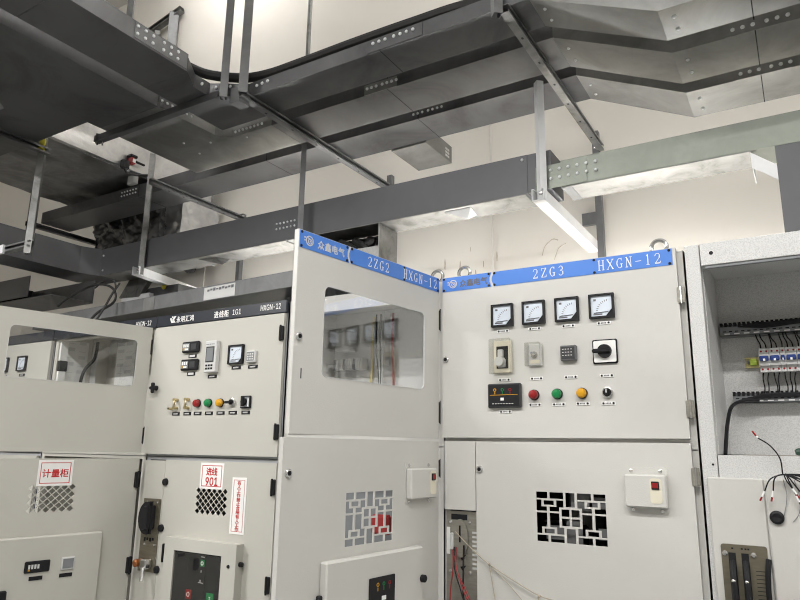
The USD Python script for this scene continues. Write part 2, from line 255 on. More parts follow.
COUNT = {}
def numbered(parent, name):
    k = COUNT.get((parent, name), 0); COUNT[(parent, name)] = k+1
    return parent+'/'+name+('' if k == 0 else '_%03d' % k)
BASE = {}
def props(prim, label=None, category=None, group=None, kind=None):
    for k, v in (('label', label), ('category', category), ('group', group), ('kind', kind)):
        if v: prim.SetCustomDataByKey(k, v)
def thing(name, label, category, loc=(0, 0, 0), group=None):
    p = numbered('/World', name); x = UsdGeom.Xform.Define(stage, p)
    x.AddTranslateOp().Set(Gf.Vec3d(*map(float, loc))); BASE[p] = np.array(loc, float)
    props(x.GetPrim(), label, category, group); return p
def part(parent, name, mesh, m, label=None, kind=None, smooth=30):
    """one mesh under a thing, a part or /World; vertices come in world coordinates"""
    if kind is None and name in ('screw', 'terminal_screw', 'rivet', 'digit', 'key', 'number_label', 'lettering', 'scale_marks', 'mark', 'print'): kind = 'stuff'
    p = numbered(parent, name); root = '/'.join(p.split('/')[:3]); v, f = mesh
    g = usdkit.mesh(stage, p, (np.asarray(v)-BASE.get(root, np.zeros(3)), f), M[m] if isinstance(m, str) else m, smooth=smooth)
    props(g.GetPrim(), label, kind=kind); return p
def single(name, mesh, m, label, category, group=None, smooth=30):
    p = part('/World', name, mesh, m, smooth=smooth); props(stage.GetPrimAtPath(p), label, category, group); return p
def struct(name, mesh, m, smooth=False):
    p = part('/World', name, mesh, m, smooth=smooth); props(stage.GetPrimAtPath(p), kind='structure'); return p

# ------------------------------------------------------------------ the room
YW = 1.5
struct('floor', box(-9, 5, -9, YW, -.1, 0), 'floor')
struct('ceiling', box(-9, 5, -9, YW, 6.5, 6.6), 'ceil')
wb = struct('wall_back', box(-9.1, 5.1, YW, YW+.2, 0, 6.6), 'wall')
struct('wall_left', box(-9.2, -9, -9, YW, 0, 6.6), 'wall_plain')
struct('wall_right', box(5, 5.2, -9, YW, 0, 6.6), 'wall_plain')
struct('wall_front', box(-9.1, 5.1, -9.2, -9, 0, 6.6), 'wall_plain')
struct('trim_1', box(-9, -4.56, YW-.012, YW+.01, 0, 3.9), 'wall_plain')     # the shallow pier at the left
def blot(cx, cz, r, seed, sx=1.0, sz=1.0):
    q = random.Random(seed); n = 12
    return [(cx+sx*r*(.6+.6*q.random())*math.cos(2*math.pi*i/n), cz+sz*r*(.6+.6*q.random())*math.sin(2*math.pi*i/n)) for i in range(n)]
def at_wall(px, pz): return (px, pz)
part(wb, 'stain', ext([blot(-3.42, 2.87, .045, 3, 1, 1.3)], YW-.001, YW), 'stain_pale', 'pale brown damp stain')
part(wb, 'stain', ext([blot(-2.20, 2.62, .05, 5, 2.4, .5)], YW-.001, YW), 'stain_pale', 'pale brown smear above the blue header')
for i, (x, z, h) in enumerate([(-2.10, 2.83, .09), (-1.98, 2.80, .10), (-1.86, 2.74, .07), (-1.80, 2.80, .06), (-1.70, 2.84, .07), (-1.75, 2.69, .05), (-1.2, 2.95, .05), (-1.90, 2.92, .04)]):
    part(wb, 'scuff_mark', ext([blot(x, z, h*.5, 20+i, .09, 1.0)], YW-.001, YW), 'stain')
part(wb, 'scuff_mark', wire([(-1.38, YW, 2.80), (-1.36, YW, 2.86), (-1.31, YW, 2.90), (-1.27, YW, 2.89)], .003), 'stain_pale')
part(wb, 'scuff_mark', wire([(-1.30, YW, 2.76), (-1.27, YW, 2.83), (-1.22, YW, 2.86)], .003), 'stain_pale')

def lamp(x, y, z, L, power, label, cat_, facing='down', group=None):
    t = thing('batten_lamp', label, cat_, (x, y, z), group)
    if facing in ('down', 'hung'):
        part(t, 'lamp_body', box(x-L/2, x+L/2, y-.04, y+.04, z+(.005 if facing == 'down' else .03), z+.07, .008), 'white')
    else:
        part(t, 'lamp_body', box(x-L/2, x+L/2, y-.03, y+.03, z-.085, z-.03, .008) if z < 5 else box(x-L/2, x+L/2, y-.03, y+.03, z+.03, z+.19, .008), 'white')
    for dx in (-L*.38, L*.38):
        part(t, 'hanging_rod', cyl((x+dx, y, z+.06), (x+dx, y, 6.5), .006, 8) if z > 3 else box(x+dx-.01, x+dx+.01, y, 1.5, z-.07, z-.045), 'strut')
    if facing == 'down':
        l = UsdLux.RectLight.Define(stage, t+'/tube_light')
        l.CreateWidthAttr(L*.97); l.CreateHeightAttr(.10); l.CreateIntensityAttr(power/(L*.97*.10)); l.CreateColorAttr(Gf.Vec3f(*LAMPCOL))
    else:   # a bare tube
        part(t, 'tube', cyl((x-L*.48, y, z), (x+L*.48, y, z), .014, 10), 'tube_glow' if z < 5 else 'tube_glow_high' if facing == 'hung' else 'tube_glow_wash')
for i, (x, y, z, L) in enumerate(AISLE):
    lamp(x, y, z, L, AISLE_POWER*(1, 1, 1, 2.2)[i], 'white batten lamp over the aisle before the '+('2ZG2 cabinet', 'open right cabinet', 'far right wall', 'metering cabinet')[i], 'lamp', 'down')
for i, (x, y, z, L) in enumerate(WALL):
    lamp(x, y, z, L, WALL_POWER, 'white bare tube lamp '+('behind the 1G1 cabinet', 'behind the 2ZG3 cabinet', 'behind the 2ZG2 cabinet', 'in the right hand corner', 'near the ceiling above the trays, left one', 'near the ceiling above the trays, middle one', 'near the ceiling above the trays, right one')[i], 'lamp', 'wall')
for i, (x, y, z, L) in enumerate(HIGH):
    lamp(x, y, z, L, HIGH_POWER, 'white bare tube lamp hung high across the aisle at the '+('left', 'middle', 'right')[i], 'lamp', 'hung')

# ------------------------------------------------------------------ instruments: all drawn in front coordinates, the door's face at y = 0
def meter(t, F, x, z, w=.096, h=None, black_corner=True, label=None):
    h = h or w
    a = part(t, 'panel_meter', F(cat(ext([ring2(x-w/2, z-h/2, x+w/2, z+h/2), ring2(x-w*.42, z-h*.42, x+w*.42, z+h*.42)], -.016, 0), box(x-w*.44, x+w*.44, -.006, 0, z-h*.44, z+h*.44))), 'black', label)
    c = w*.42
    k = h*.42
    part(a, 'dial_face', F(ext([[(x-c, z-k), (x+c*.35, z-k), (x+c, z-k*.25), (x+c, z+k), (x-c, z+k)]], -.0085, -.006)), 'dial')
    ms = []
    for i in range(9):
        a_ = math.radians(100+i*80/8); cx, cz = x+c*.72, z-k*.62; R = c*1.25
        ca, sa = math.cos(a_), math.sin(a_)
        ms.append(ext(line_cs([(cx+R*ca, cz+R*sa), (cx+R*ca*.88, cz+R*sa*.88)], .0022), -.0095, -.0085))
    ms.append(box(x-c*.75, x-c*.5, -.0095, -.0085, z+k*.52, z+k*.72))
    ms.append(box(x-c*.8, x+c*.05, -.0095, -.0085, z-k*.86, z-k*.74))
    part(a, 'scale_marks', F(cat(*ms)), 'ink')
    part(a, 'needle', F(ext(line_cs([(x+c*.6, z-k*.6), (x-c*.72, z-k*.66)], .0022), -.0105, -.0095)), 'black')
    return a
def tag(t, F, x, z, w=.052, h=.012, dark=False):
    a = part(t, 'label_plate', F(box(x-w/2, x+w/2, -.003, 0, z-h/2, z+h/2)), 'black' if dark else 'white')
    if dark:
        part(a, 'lettering', F(cat(*[box(x-w*.3+i*w*.12, x-w*.3+i*w*.12+w*.08, -.004, -.003, z-h*.2, z+h*.2) for i in range(5)])), 'lgrey')
    else:
        part(a, 'screw', F(cat(dome((x-w*.36, -.003, z), h*.36, .002, 8), dome((x+w*.36, -.003, z), h*.36, .002, 8))), 'black')
        part(a, 'lettering', F(cat(*[box(x-w*.2+i*w*.1, x-w*.2+i*w*.1+w*.065, -.004, -.003, z-h*.22, z+h*.22) for i in range(4)])), 'ink')
def pilot(t, F, x, z, col, r=.019, label=None):
    a = part(t, 'pilot_lamp', F(tube([(x, 0, z), (x, -.006, z), (x, -.008, z)], [r*1.12, r*1.12, r*.9], 20)), 'black', label)
    part(a, 'lens', F(tube([(x, -.006, z), (x, -.022, z), (x, -.028, z), (x, -.030, z)], [r*.98, r*.95, r*.7, r*.3], 20)), col)
def lock(t, F, x, z, r=.014, m='chrome'):
    a = part(t, 'door_lock', F(tube([(x, 0, z), (x, -.006, z), (x, -.008, z)], [r, r, r*.85], 18)), m)
    part(a, 'keyhole', F(cat(tube([(x, -.008, z), (x, -.009, z)], [r*.55, r*.55], 12), box(x-r*.2, x+r*.2, -.0115, -.008, z-r*.5, z+r*.5))), 'black')
def eye(t, x, y, z, R=.028, r=.008):
    ang = np.linspace(0, 2*math.pi, 25)
    a = part(t, 'lifting_eye', cat(tube(np.c_[x+R*np.cos(ang), np.full(25, y), z+R+.012+R*np.sin(ang)], r, 8, False), cyl((x, y, z), (x, y, z+.016), .018, 14, .012)), 'chrome', 'steel ring lifting eye')
def hinge(t, F, x, z, m='black', w=.022, h=.075, d=.016):
    a = part(t, 'hinge', F(cat(box(x-w/2, x+w/2, -d, .004, z-h/2, z+h/2, .004))), m)
    part(a, 'hinge_pin', F(cyl((x, -d, z-h*.55), (x, -d, z+h*.55), w*.22, 8)), m)
def hook_hinge(t, F, x, z):
    a = part(t, 'hinge', F(cat(box(x-.010, x+.003, -.006, .004, z-.030, z+.030, .002), box(x+.007, x+.017, -.006, .004, z-.030, z+.030, .002))), 'steel', 'steel leaf hinge')
    part(a, 'hinge_pin', F(cyl((x+.005, -.006, z-.032), (x+.005, -.006, z+.032), .0045, 8)), 'chrome')
LATTICE = None
def lattice():
    """the window-lattice openings on a 1 x 1 field"""
    global LATTICE
    if LATTICE is None:
        R = lambda x0, z0, x1, z1: cs([ring2(x0, z0, x1, z1)])
        q = R(0, .87, .165, 1)+R(.20, .87, .40, 1)
        fr = R(.075, .705, .295, .865)
        q = q+((R(0, .615, .155, .84)+R(.195, .615, .40, .84)) - fr)+R(.11, .74, .26, .83)
        q = q+R(0, .375, .155, .58)+R(.195, .375, .335, .58)
        q = q-R(.335, .30, .67, .70)
        h = q+q.mirror((1, 0)).translate((1, 0))
        low = (R(0, .13, 1, 1)^h)
        top = R(0, .6, 1, 1)^h
        full = h+(top.mirror((0, 1)).translate((0, 1)))
        full = full+R(.435, .715, .565, 1)+R(.435, 0, .565, .285)
        for x0, x1 in ((.37, .485), (.515, .63)):
            for z0, z1 in ((.335, .48), (.52, .665)): full = full+R(x0, z0, x1, z1)
        LATTICE = full
    return LATTICE
def diamonds(x0, z0, x1, z1, nx, nz):
    out = []; dx = (x1-x0)/(nx-.0); dz = (z1-z0)/nz
    for j in range(2*nz-1):
        for i in range(nx - (j % 2)):
            cx = x0+dx*(i+.5+.5*(j % 2)); cz = z0+dz*(j+1)/2; a, b = dx*.43, dz*.43
            out.append([(cx-a, cz), (cx, cz-b), (cx+a, cz), (cx, cz+b)])
    return cs(out)
def door(t, F, name, outline, holes, m, label=None, thick=.022):
    c = cs([outline])
    for h in holes: c = c-h
    xs = [p[0] for p in outline]; zs = [p[1] for p in outline]
    x0, x1, z0, z1 = min(xs), max(xs), min(zs), max(zs)
    skin = ext(c, 0, .003)
    rim = ext([ring2(x0, z0, x1, z1), ring2(x0+.004, z0+.004, x1-.004, z1-.004)], .002, thick)
    lip = ext([ring2(x0, z0, x1, z1), ring2(x0+.02, z0+.02, x1-.02, z1-.02)], thick-.003, thick)
    return part(t, name, F(cat(skin, rim, lip)), m, label, smooth=False)
def window(d, F, x0, z0, x1, z1, r):
    part(d, 'window_pane', F(ext([rrect(x0-.012, z0-.012, x1+.012, z1+.012, r)], .0035, .0075)), 'pane', 'clear glazed window pane')
    part(d, 'window_gasket', F(ext([rrect(x0, z0, x1, z1, r), rrect(x0+.0025, z0+.0025, x1-.0025, z1-.0025, r*.9)], -.0015, .0035)), 'lgrey')
def carcass(t, x0, x1, m, depth=1.0, H=2.288, split=1.545, comp=.44, post=.03, shelf=True, back=None, lintel=.07):
    """the body: side sheets, roof, back, the instrument compartment's back and floor, and the front frame"""
    y0 = .024; b = back or m
    part(t, 'side_panel', box(x0, x0+.003, y0, depth, 0, H), m); part(t, 'side_panel', box(x1-.003, x1, y0, depth, 0, H), m)
    part(t, 'roof_panel', box(x0, x1, y0, depth, H-.004, H), m)
    part(t, 'rear_panel', box(x0, x1, depth-.004, depth, 0, H), m)
    part(t, 'compartment_back', box(x0+.004, x1-.004, comp, comp+.004, split, H-.005), b)
    part(t, 'compartment_floor', box(x0+.004, x1-.004, y0, depth-.005, split-.004, split), b)
    part(t, 'frame_post', box(x0, x0+post, y0, y0+.045, 0, H-.005), m); part(t, 'frame_post', box(x1-post, x1, y0, y0+.045, 0, H-.005), m)
    part(t, 'frame_rail', box(x0+post, x1-post, y0, y0+.04, H-lintel, H-.004), m); part(t, 'frame_rail', box(x0+post, x1-post, y0, y0+.04, split-.02, split+.045), m)
    part(t, 'plinth', box(x0, x1, y0, depth, 0, .08), 'black')

# ------------------------------------------------------------------ cabinet 2ZG3: door shut
t = thing('switchgear_cabinet', 'grey cabinet with blue header reading 2ZG3, its door shut, four dial meters in a row', 'cabinet', (-.835, .5, 0))
carcass(t, -1.336, -.333, 'paint', lintel=.05, split=1.56)
F = ID
def blue_header(d, F, x0, x1, z0=2.231, z1=2.294, name='2ZG3', far=False):
    w = x1-x0; k0 = .30 if far else .245; s = x0+w*k0
    c = cs([ring2(x0, z0, x1, z1)])
    k = [(s+.006, z1), (s-.004, (z0+z1)/2+.008), (s-.004, (z0+z1)/2-.008), (s+.006, z0)]
    cut = line_cs(k, .011)
    a = part(d, 'name_plate', F(ext(c-cut, -.002, 0)), 'blue', 'blue header plate with white lettering', smooth=False)
    zc = (z0+z1)/2
    part(a, 'lettering', F(cat(serif(name, x0+w*.51, zc, .039, -.002, .92), serif('HXGN-12', x0+w*.842, zc, .039, -.002, .90 if not far else .92))), 'white')
    part(a, 'company_name', F(glyphs('众鑫电气', x0+w*(k0*.5+.035), zc, .034, -.002, 1.05 if far else .98)), 'lgrey' if far else 'ink')
    lx = x0+w*.055
    part(a, 'logo', F(cat(ext([disc(lx, zc, .019), disc(lx, zc, .015)], -.0032, -.002), ext([disc(lx+.002, zc-.002, .0105), disc(lx+.002, zc-.002, .007)], -.0032, -.002), ext([disc(lx+.003, zc-.002, .003, 8)], -.0032, -.002),
        ext(line_cs([(lx-.014, zc+.012), (lx+.006, zc+.004)], .004), -.0032, -.002), box(lx-.027, lx-.021, -.0032, -.002, zc+.006, zc+.012), box(lx-.026, lx-.021, -.0032, -.002, zc-.004, zc+.001))), 'lgrey', 'round white emblem')
    part(a, 'rivet', F(cat(*[dome((px, -.002, pz), .0055, .003, 8) for px in (x0+.008, s-.012, s+.014, x0+w*.70, x1-.01) for pz in (z0+.006, z1-.006)])), 'black')
d = door(t, F, 'upper_door', ring2(-1.335, 1.597, -.357, 2.296), [], 'paint')
blue_header(d, F, -1.334, -.369, name='2ZG3')
lock(t, F, -1.310, 1.878) if False else None
lock(t, F, -1.317, 1.928)
for x in (-1.049, -.912, -.774, -.637):
    meter(t, F, x, 2.099)
for x in (-1.049, -.911, -.772, -.633): tag(t, F, x, 2.033)
for x in (-1.047, -.909, -.770, -.632): tag(t, F, x, 1.830)
for x, z in ((-1.045, 1.701), (-.919, 1.726), (-.822, 1.726), (-.728, 1.727), (-.631, 1.726)): tag(t, F, x, z)
# the two switches under clear covers
def covered_switch(x, z, w, h, big):
    a = part(t, 'covered_switch', F(cat(box(x-w*.42, x+w*.42, -.012, 0, z-h*.46, z+h*.46, .003))), 'cream' if big else 'lgrey', 'switch under a clear plastic cover')
    if big:
        part(a, 'switch_recess', F(box(x-w*.27, x+w*.27, -.0135, -.012, z-h*.33, z+h*.30)), 'black')
        part(a, 'switch_body', F(cat(box(x-w*.16, x+w*.08, -.03, -.012, z-h*.02, z+h*.2, .003), tube([(x-w*.06, -.013, z-h*.14), (x-w*.06, -.04, z-h*.14)], [.022, .019], 16), box(x-w*.2, x+w*.16, -.022, -.012, z-h*.3, z-h*.16, .003))), 'lgrey')
    else:
        part(a, 'toggle', F(cat(tube([(x-.002, -.012, z), (x-.002, -.016, z)], [.014, .014], 14), cyl((x, -.014, z), (x-.006, -.035, z+.006), .005, 8))), 'chrome')
        part(a, 'face_plate', F(box(x-w*.3, x+w*.3, -.0128, -.012, z-h*.36, z-h*.22)), 'cream')
    part(a, 'clear_cover', F(cat(ext([rrect(x-w/2, z-h/2, x+w/2, z+h/2, .006), rrect(x-w/2+.004, z-h/2+.004, x+w/2-.004, z+h/2-.004, .004)], -.042, 0), ext([rrect(x-w/2, z-h/2, x+w/2, z+h/2, .006)], -.044, -.041))), 'clear', 'clear plastic box cover')
covered_switch(-1.050, 1.924, .095, .146, True)
covered_switch(-.910, 1.924, .066, .096, False)
a = part(t, 'indicator_relay', F(box(-.804, -.741, -.02, 0, 1.893, 1.953, .003)), 'strut', 'square grey relay with dark face')
part(a, 'relay_face', F(box(-.799, -.746, -.0215, -.02, 1.899, 1.947)), 'dark')
part(a, 'lettering', F(cat(*[box(-.795+i*.011, -.789+i*.011, -.0222, -.0215, 1.936-j*.012, 1.939-j*.012) for i in range(4) for j in range(3)])), 'lgrey')
a = part(t, 'rotary_switch', F(box(-.680, -.586, -.010, 0, 1.875, 1.968, .004)), 'black', 'square rotary switch with black lever')
part(a, 'face_plate', F(ext([rrect(-.675, 1.880, -.591, 1.963, .006)], -.0115, -.010)), 'white')
part(a, 'lever', F(cat(tube([(-.633, -.0115, 1.922), (-.633, -.026, 1.922)], [.027, .025], 20), box(-.676, -.606, -.036, -.024, 1.914, 1.930, .004))), 'black')
a = part(t, 'live_display', F(box(-1.116, -.972, -.018, 0, 1.716, 1.814, .004)), 'dark', 'dark rectangular live line display with three symbols')
part(a, 'display_face', F(box(-1.110, -.978, -.0195, -.018, 1.722, 1.808)), 'black')
for i, c in enumerate(('yellow', 'green', 'red')):
    cx = -1.083+i*.033
    part(a, 'phase_symbol', F(ext([disc(cx, 1.788, .0065, 12), disc(cx, 1.788, .004, 12)], -.0203, -.0195)), c)
    part(a, 'phase_lead', F(box(cx-.0015, cx+.0015, -.0203, -.0195, 1.771, 1.781)), c)
part(a, 'phase_line', F(box(-1.105, -.985, -.0203, -.0195, 1.7665, 1.7685)), 'yellow')
part(a, 'test_button', F(box(-1.058, -1.044, -.021, -.0195, 1.745, 1.756)), 'white')
part(a, 'lettering', F(cat(*[box(-1.095+i*.012, -1.088+i*.012, -.0203, -.0195, 1.731, 1.734) for i in range(8)])), 'lgrey')
pilot(t, F, -.921, 1.765, 'red', label='red pilot lamp'); pilot(t, F, -.826, 1.766, 'green', label='green pilot lamp'); pilot(t, F, -.729, 1.766, 'yellow', label='yellow pilot lamp')
def key_switch(t, F, x, z):
    a = part(t, 'key_switch', F(tube([(x, 0, z), (x, -.010, z), (x, -.012, z)], [.02, .02, .016], 20)), 'chrome', 'round black and chrome selector switch')
    part(a, 'switch_knob', F(cat(tube([(x, -.012, z), (x, -.0135, z)], [.0155, .0155], 18), box(x-.004, x+.004, -.026, -.012, z-.013, z+.013, .002))), 'black')
    part(a, 'pointer', F(box(x-.0015, x+.0015, -.027, -.026, z-.002, z+.012)), 'white')
key_switch(t, F, -.632, 1.766)
for z in (2.113, 1.700): hook_hinge(t, F, -.352, z)
hook_hinge(t, F, -.352, 1.468)
LOW = cs([ring2(-.926, 1.213, -.662, 1.394)])
vent = lattice().scale((.264, .181)).translate((-.926, 1.213))
d = door(t, F, 'lower_door', ring2(-1.180, .10, -.357, 1.582), [vent], 'paint')
lock(t, F, -1.163, 1.471)
def switch_box(t, F, x0, x1, z0, z1, sx0, sx1, sz0, sz1, red):
    a = part(t, 'switch_cover', F(cat(ext([rrect(x0, z0-.018, x1, z1+.024, .012)], -.003, 0), box(x0+.002, x1-.002, -.032, -.003, z0, z1, .005))), 'paint', 'raised grey cover with a slot over a rocker switch')
    part(a, 'switch_slot', F(ext([rrect(sx0, sz0, sx1, sz1, .011)], -.0335, -.032)), 'cream')
    part(a, 'rocker_switch', F(box(sx0+.006, sx1-.008, -.038, -.0335, sz1-.038, sz1-.010, .002)), 'black')
    part(a, 'rocker_key', F(box(sx0+.009, sx1-.011, -.040, -.038, sz1-.033, sz1-.015, .001)), 'red')
    part(a, 'screw', F(cat(*[dome((x, -.003, z), .007, .004, 8) for x in (x0+.022, x1-.024) for z in (z0-.009, z1+.012)])), 'chrome')
switch_box(t, F, -.586, -.440, 1.358, 1.471, -.497, -.457, 1.374, 1.459, True)
part(t, 'cover_plate', F(box(-1.325, -1.183, 0, .003, 1.307, 1.583)), 'paint')
a = part(t, 'mechanism_plate', F(box(-1.325, -1.183, .018, .021, .40, 1.300)), 'steel', 'brushed steel operating mechanism plate')
part(a, 'index_plate', F(box(-1.302, -1.230, .016, .018, 1.266, 1.288)), 'black')
part(a, 'interlock_disc', F(ext([[(-1.26+.036*math.cos(b)*1.0, 1.195+.075*math.sin(b)) for b in np.linspace(0, 2*math.pi, 25)[:-1]]], .008, .016)), 'steel', 'oval steel interlock disc')
part(a, 'slot', F(box(-1.262, -1.255, .0065, .008, 1.18, 1.245)), 'black')
part(a, 'screw', F(cat(*[dome((x, .018, z), .007, .006, 8) for x, z in ((-1.306, 1.256), (-1.218, 1.258), (-1.306, 1.065), (-1.218, 1.065))])), 'chrome')
part(a, 'scale_plate', F(box(-1.323, -1.308, .0165, .018, 1.13, 1.235)), 'white')
part(a, 'scale_plate', F(cat(*[box(-1.208, -1.188, .0172, .018, 1.08+i*.017, 1.088+i*.017) for i in range(9)])), 'lgrey')
part(a, 'arrow_mark', F(cat(ext([[(-1.262, 1.125), (-1.235, 1.133), (-1.255, 1.108)]], .017, .018), ext([[(-1.262, 1.085), (-1.235, 1.092), (-1.252, 1.07)]], .017, .018))), 'black')
part(a, 'pull_tab', F(box(-1.300, -1.286, -.002, .016, 1.15, 1.215, .003)), 'lgrey')
for i, (x0, x1) in enumerate(((-1.290, -1.285), (-1.283, -1.20), (-1.275, -1.16))):
    part(t, 'wire', wire([(x0, .006, 1.16), (x0+.01, -.012, 1.08), ((x0+x1)/2, -.02, 1.0), (x1, -.03, .88), (x1+.01, -.03, .7)], .0026), 'red_wire' if i != 1 else 'black')
part(t, 'wire', wire([(-1.24, .006, 1.17), (-1.235, -.01, 1.08), (-1.23, -.02, .98), (-1.20, -.03, .86), (-1.19, -.03, .7)], .0035), 'black')
part(t, 'wire', wire([(-1.284, .002, 1.14), (-1.25, -.02, 1.05), (-1.20, -.03, .96), (-1.12, -.035, .86), (-1.0, -.03, .7)], .0026), 'red_wire')
for i in range(7):
    part(t, 'coiled_wire', wire([(-1.30+.03*math.cos(a)+.01*i, -.03-.012*math.sin(a*1.3), .925+.020*math.sin(a)+.003*i) for a in np.linspace(0, 5.6, 9)], .0035), 'lgrey' if i % 3 else 'black')
eye(t, -.425, .075, 2.288); eye(t, -1.262, .075, 2.288)
# what shows through the lattice
part(t, 'busbar_chamber', box(-1.17, -.45, .36, .40, .5, 1.5), 'lgrey')
for x0, x1, z0, z1 in ((-1.02, -.90, 1.20, 1.50), (-.88, -.78, 1.27, 1.45), (-.98, -.70, 1.08, 1.25), (-.66, -.60, 1.15, 1.48)):
    part(t, 'contactor', box(x0-.12, x1-.12, .22, .33, z0, z1, .01), 'black')
for x0, x1, z0, z1 in ((-.80, -.72, 1.33, 1.40), (-.90, -.82, 1.22, 1.27), (-.82, -.76, 1.21, 1.29), (-.73, -.66, 1.34, 1.38), (-.70, -.665, 1.23, 1.27)):
    part(t, 'inner_bracket', box(x0, x1, .03, .036, z0, z1), 'strut')
part(t, 'insulator', tube([(-.80, .2, 1.40), (-.80, .2, 1.36), (-.80, .2, 1.33)], [.02, .02, .014], 12), 'white')

rope = thing('rope', 'thin tan cord hanging across the lower door of the cabinet marked 2ZG3', 'rope', (-1.1, -.03, 1.1))
part(rope, 'cord', wire([(-1.275, -.004, 1.222), (-1.2, -.012, 1.165), (-1.121, -.014, 1.112), (-1.01, -.014, 1.058), (-.917, -.014, 1.020), (-.84, -.02, 1.012), (-.7, -.03, 1.02)], .0019), 'rope')
part(rope, 'cord', wire([(-1.121, -.014, 1.112), (-1.11, -.013, 1.05), (-1.098, -.013, .98), (-1.085, -.02, .90), (-1.08, -.03, .7)], .0018), 'rope')
part(rope, 'cord', wire([(-1.115, -.012, 1.105), (-1.04, -.012, 1.045), (-.98, -.012, .985), (-.93, -.02, .93), (-.8, -.03, .9)], .0014), 'rope')
part(rope, 'cord', wire([(-.925, -.014, 1.024), (-.92, -.016, 1.0), (-.88, -.018, .995), (-.82, -.02, .97)], .0024), 'rope')
part(rope, 'knot', sphere((-1.121, -.015, 1.112), .006), 'rope'); part(rope, 'knot', sphere((-.92, -.015, 1.02), .006), 'rope')

# ------------------------------------------------------------------ cabinet 2ZG2: both doors swung open
t = thing('switchgear_cabinet', 'grey cabinet with blue header reading 2ZG2, its glazed door swung wide open', 'cabinet', (-1.79, .5, 0))
carcass(t, -2.240, -1.3375, 'paint', lintel=.078, comp=.42, back='hammer', split=1.56)
F = T((-1.349, -.006, 0), 83.0)
d = door(t, F, 'upper_door', ring2(-.854, 1.592, -.001, 2.296), [cs([rrect(-.718, 1.789, -.108, 2.120, .028)])], 'paint')
window(d, F, -.718, 1.789, -.108, 2.120, .028)
blue_header(d, F, -.850, -.002, name='2ZG2', far=True)
lock(t, F, -.833, 1.917)
part(t, 'slot', F(box(-.816, -.812, -.001, .0, 1.775, 1.81)), 'black')
for z in (2.106, 1.702): hinge(t, F, .003, z, w=.009, h=.09, d=.005)
hinge(t, F, .003, 1.470, w=.009, h=.07, d=.005)
vent = lattice().scale((.263, .181)).translate((-.569, 1.2115))
d = door(t, F, 'lower_door', ring2(-.876, .10, -.001, 1.580), [vent], 'paint')
lock(t, F, -.850, 1.466)
switch_box(t, F, -.232, -.055, 1.355, 1.472, -.105, -.065, 1.370, 1.462, False)
a = part(t, 'instrument_box', F(box(-.690, -.153, -.035, 0, .30, 1.178, .006)), 'paint', 'raised instrument door with black display')
part(a, 'display_panel', F(box(-.478, -.334, -.041, -.035, .92, 1.101, .003)), 'black', 'black live line display')
for i, c in enumerate(('yellow', 'green', 'red')):
    cx = -.434+i*.033
    part(a, 'phase_symbol', F(cat(ext([disc(cx, 1.076, .007, 12), disc(cx, 1.076, .0045, 12)], -.042, -.041), box(cx-.0015, cx+.0015, -.042, -.041, 1.055, 1.067))), c)
part(a, 'test_button', F(box(-.411, -.389, -.043, -.041, 1.022, 1.036)), 'white')
part(a, 'lettering', F(cat(*[box(-.45+i*.02, -.44+i*.02, -.042, -.041, 1.005, 1.009) for i in range(5)])), 'lgrey')
part(a, 'knob', F(tube([(-.162, -.035, 1.061), (-.162, -.05, 1.061), (-.162, -.053, 1.061)], [.014, .014, .010], 14)), 'black')
part(a, 'hinge', F(box(-.705, -.668, -.02, -.001, .99, 1.075, .004)), 'black')
eye(t, -1.40, .075, 2.288)
# inside the open compartment
part(t, 'cable_trunking', box(-1.930, -1.874, .37, .418, 1.977, 2.268), 'lgrey')
for i in range(4):
    part(t, 'wire', wire([(-1.925+.014*i, .366, 2.25), (-1.918+.012*i, .355, 2.14), (-1.91+.012*i, .35, 2.03), (-1.905+.006*i, .37, 1.9), (-1.905, .39, 1.6)], .004), 'black' if i % 2 == 0 else 'lgrey')
part(t, 'wire', wire([(-1.972, .41, 2.25), (-1.974, .40, 2.1), (-1.971, .40, 1.95), (-1.985, .40, 1.75), (-1.98, .4, 1.56)], .006), 'yellow_wire', 'yellow insulated wire')
part(t, 'wire', wire([(-1.847, .41, 2.26), (-1.845, .40, 2.1), (-1.835, .40, 1.95), (-1.83, .40, 1.75), (-1.83, .4, 1.56)], .006), 'red_wire', 'red insulated wire')
for i in range(12):
    part(t, 'terminal_block', box(-2.20+i*.016, -2.186+i*.016, .36, .418, 1.96, 2.02, .002), 'lgrey' if i % 4 else 'grey')
part(t, 'interior_relay', box(-2.18, -2.08, .34, .418, 2.06, 2.17, .006), 'lgrey')
part(t, 'insulating_cover', box(-1.76, -1.665, .10, .14, 1.165, 1.252, .01), 'red_wire', 'red insulating cover behind the lattice')
part(t, 'inner_panel', box(-2.2, -1.40, .22, .225, .6, 1.5), 'grey')

# ------------------------------------------------------------------ the open cabinet at the right
t = thing('switchgear_cabinet', 'speckled grey cabinet at the right, doorless above, with miniature breakers inside', 'cabinet', (.18, .5, 0))
X0, X1 = -.326, .70
part(t, 'side_panel', box(X0, X0+.003, .05, 1.0, 0, 2.29), 'hammer'); part(t, 'side_panel', box(X1-.003, X1, .05, 1.0, 0, 2.29), 'hammer')
part(t, 'roof_panel', box(X0, X1, .05, 1.0, 2.286, 2.29), 'hammer'); part(t, 'rear_panel', box(X0, X1, .996, 1.0, 0, 2.29), 'hammer')
part(t, 'frame_post', box(X0, -.277, 0, .05, 0, 2.296, .002), 'hammer'); part(t, 'frame_post', box(X1-.05, X1, 0, .05, 0, 2.296, .002), 'hammer')
part(t, 'lintel', box(-.274, X1-.053, .001, .05, 2.214, 2.298, .002), 'hammer'); part(t, 'lintel_lip', box(-.262, X1-.06, .006, .02, 2.204, 2.212), 'grey')
part(t, 'inner_wall', box(-.277, -.274, .05, .445, 1.545, 2.27), 'hammer'); part(t, 'inner_wall', box(X1-.053, X1-.05, .05, .445, 1.545, 2.27), 'hammer')
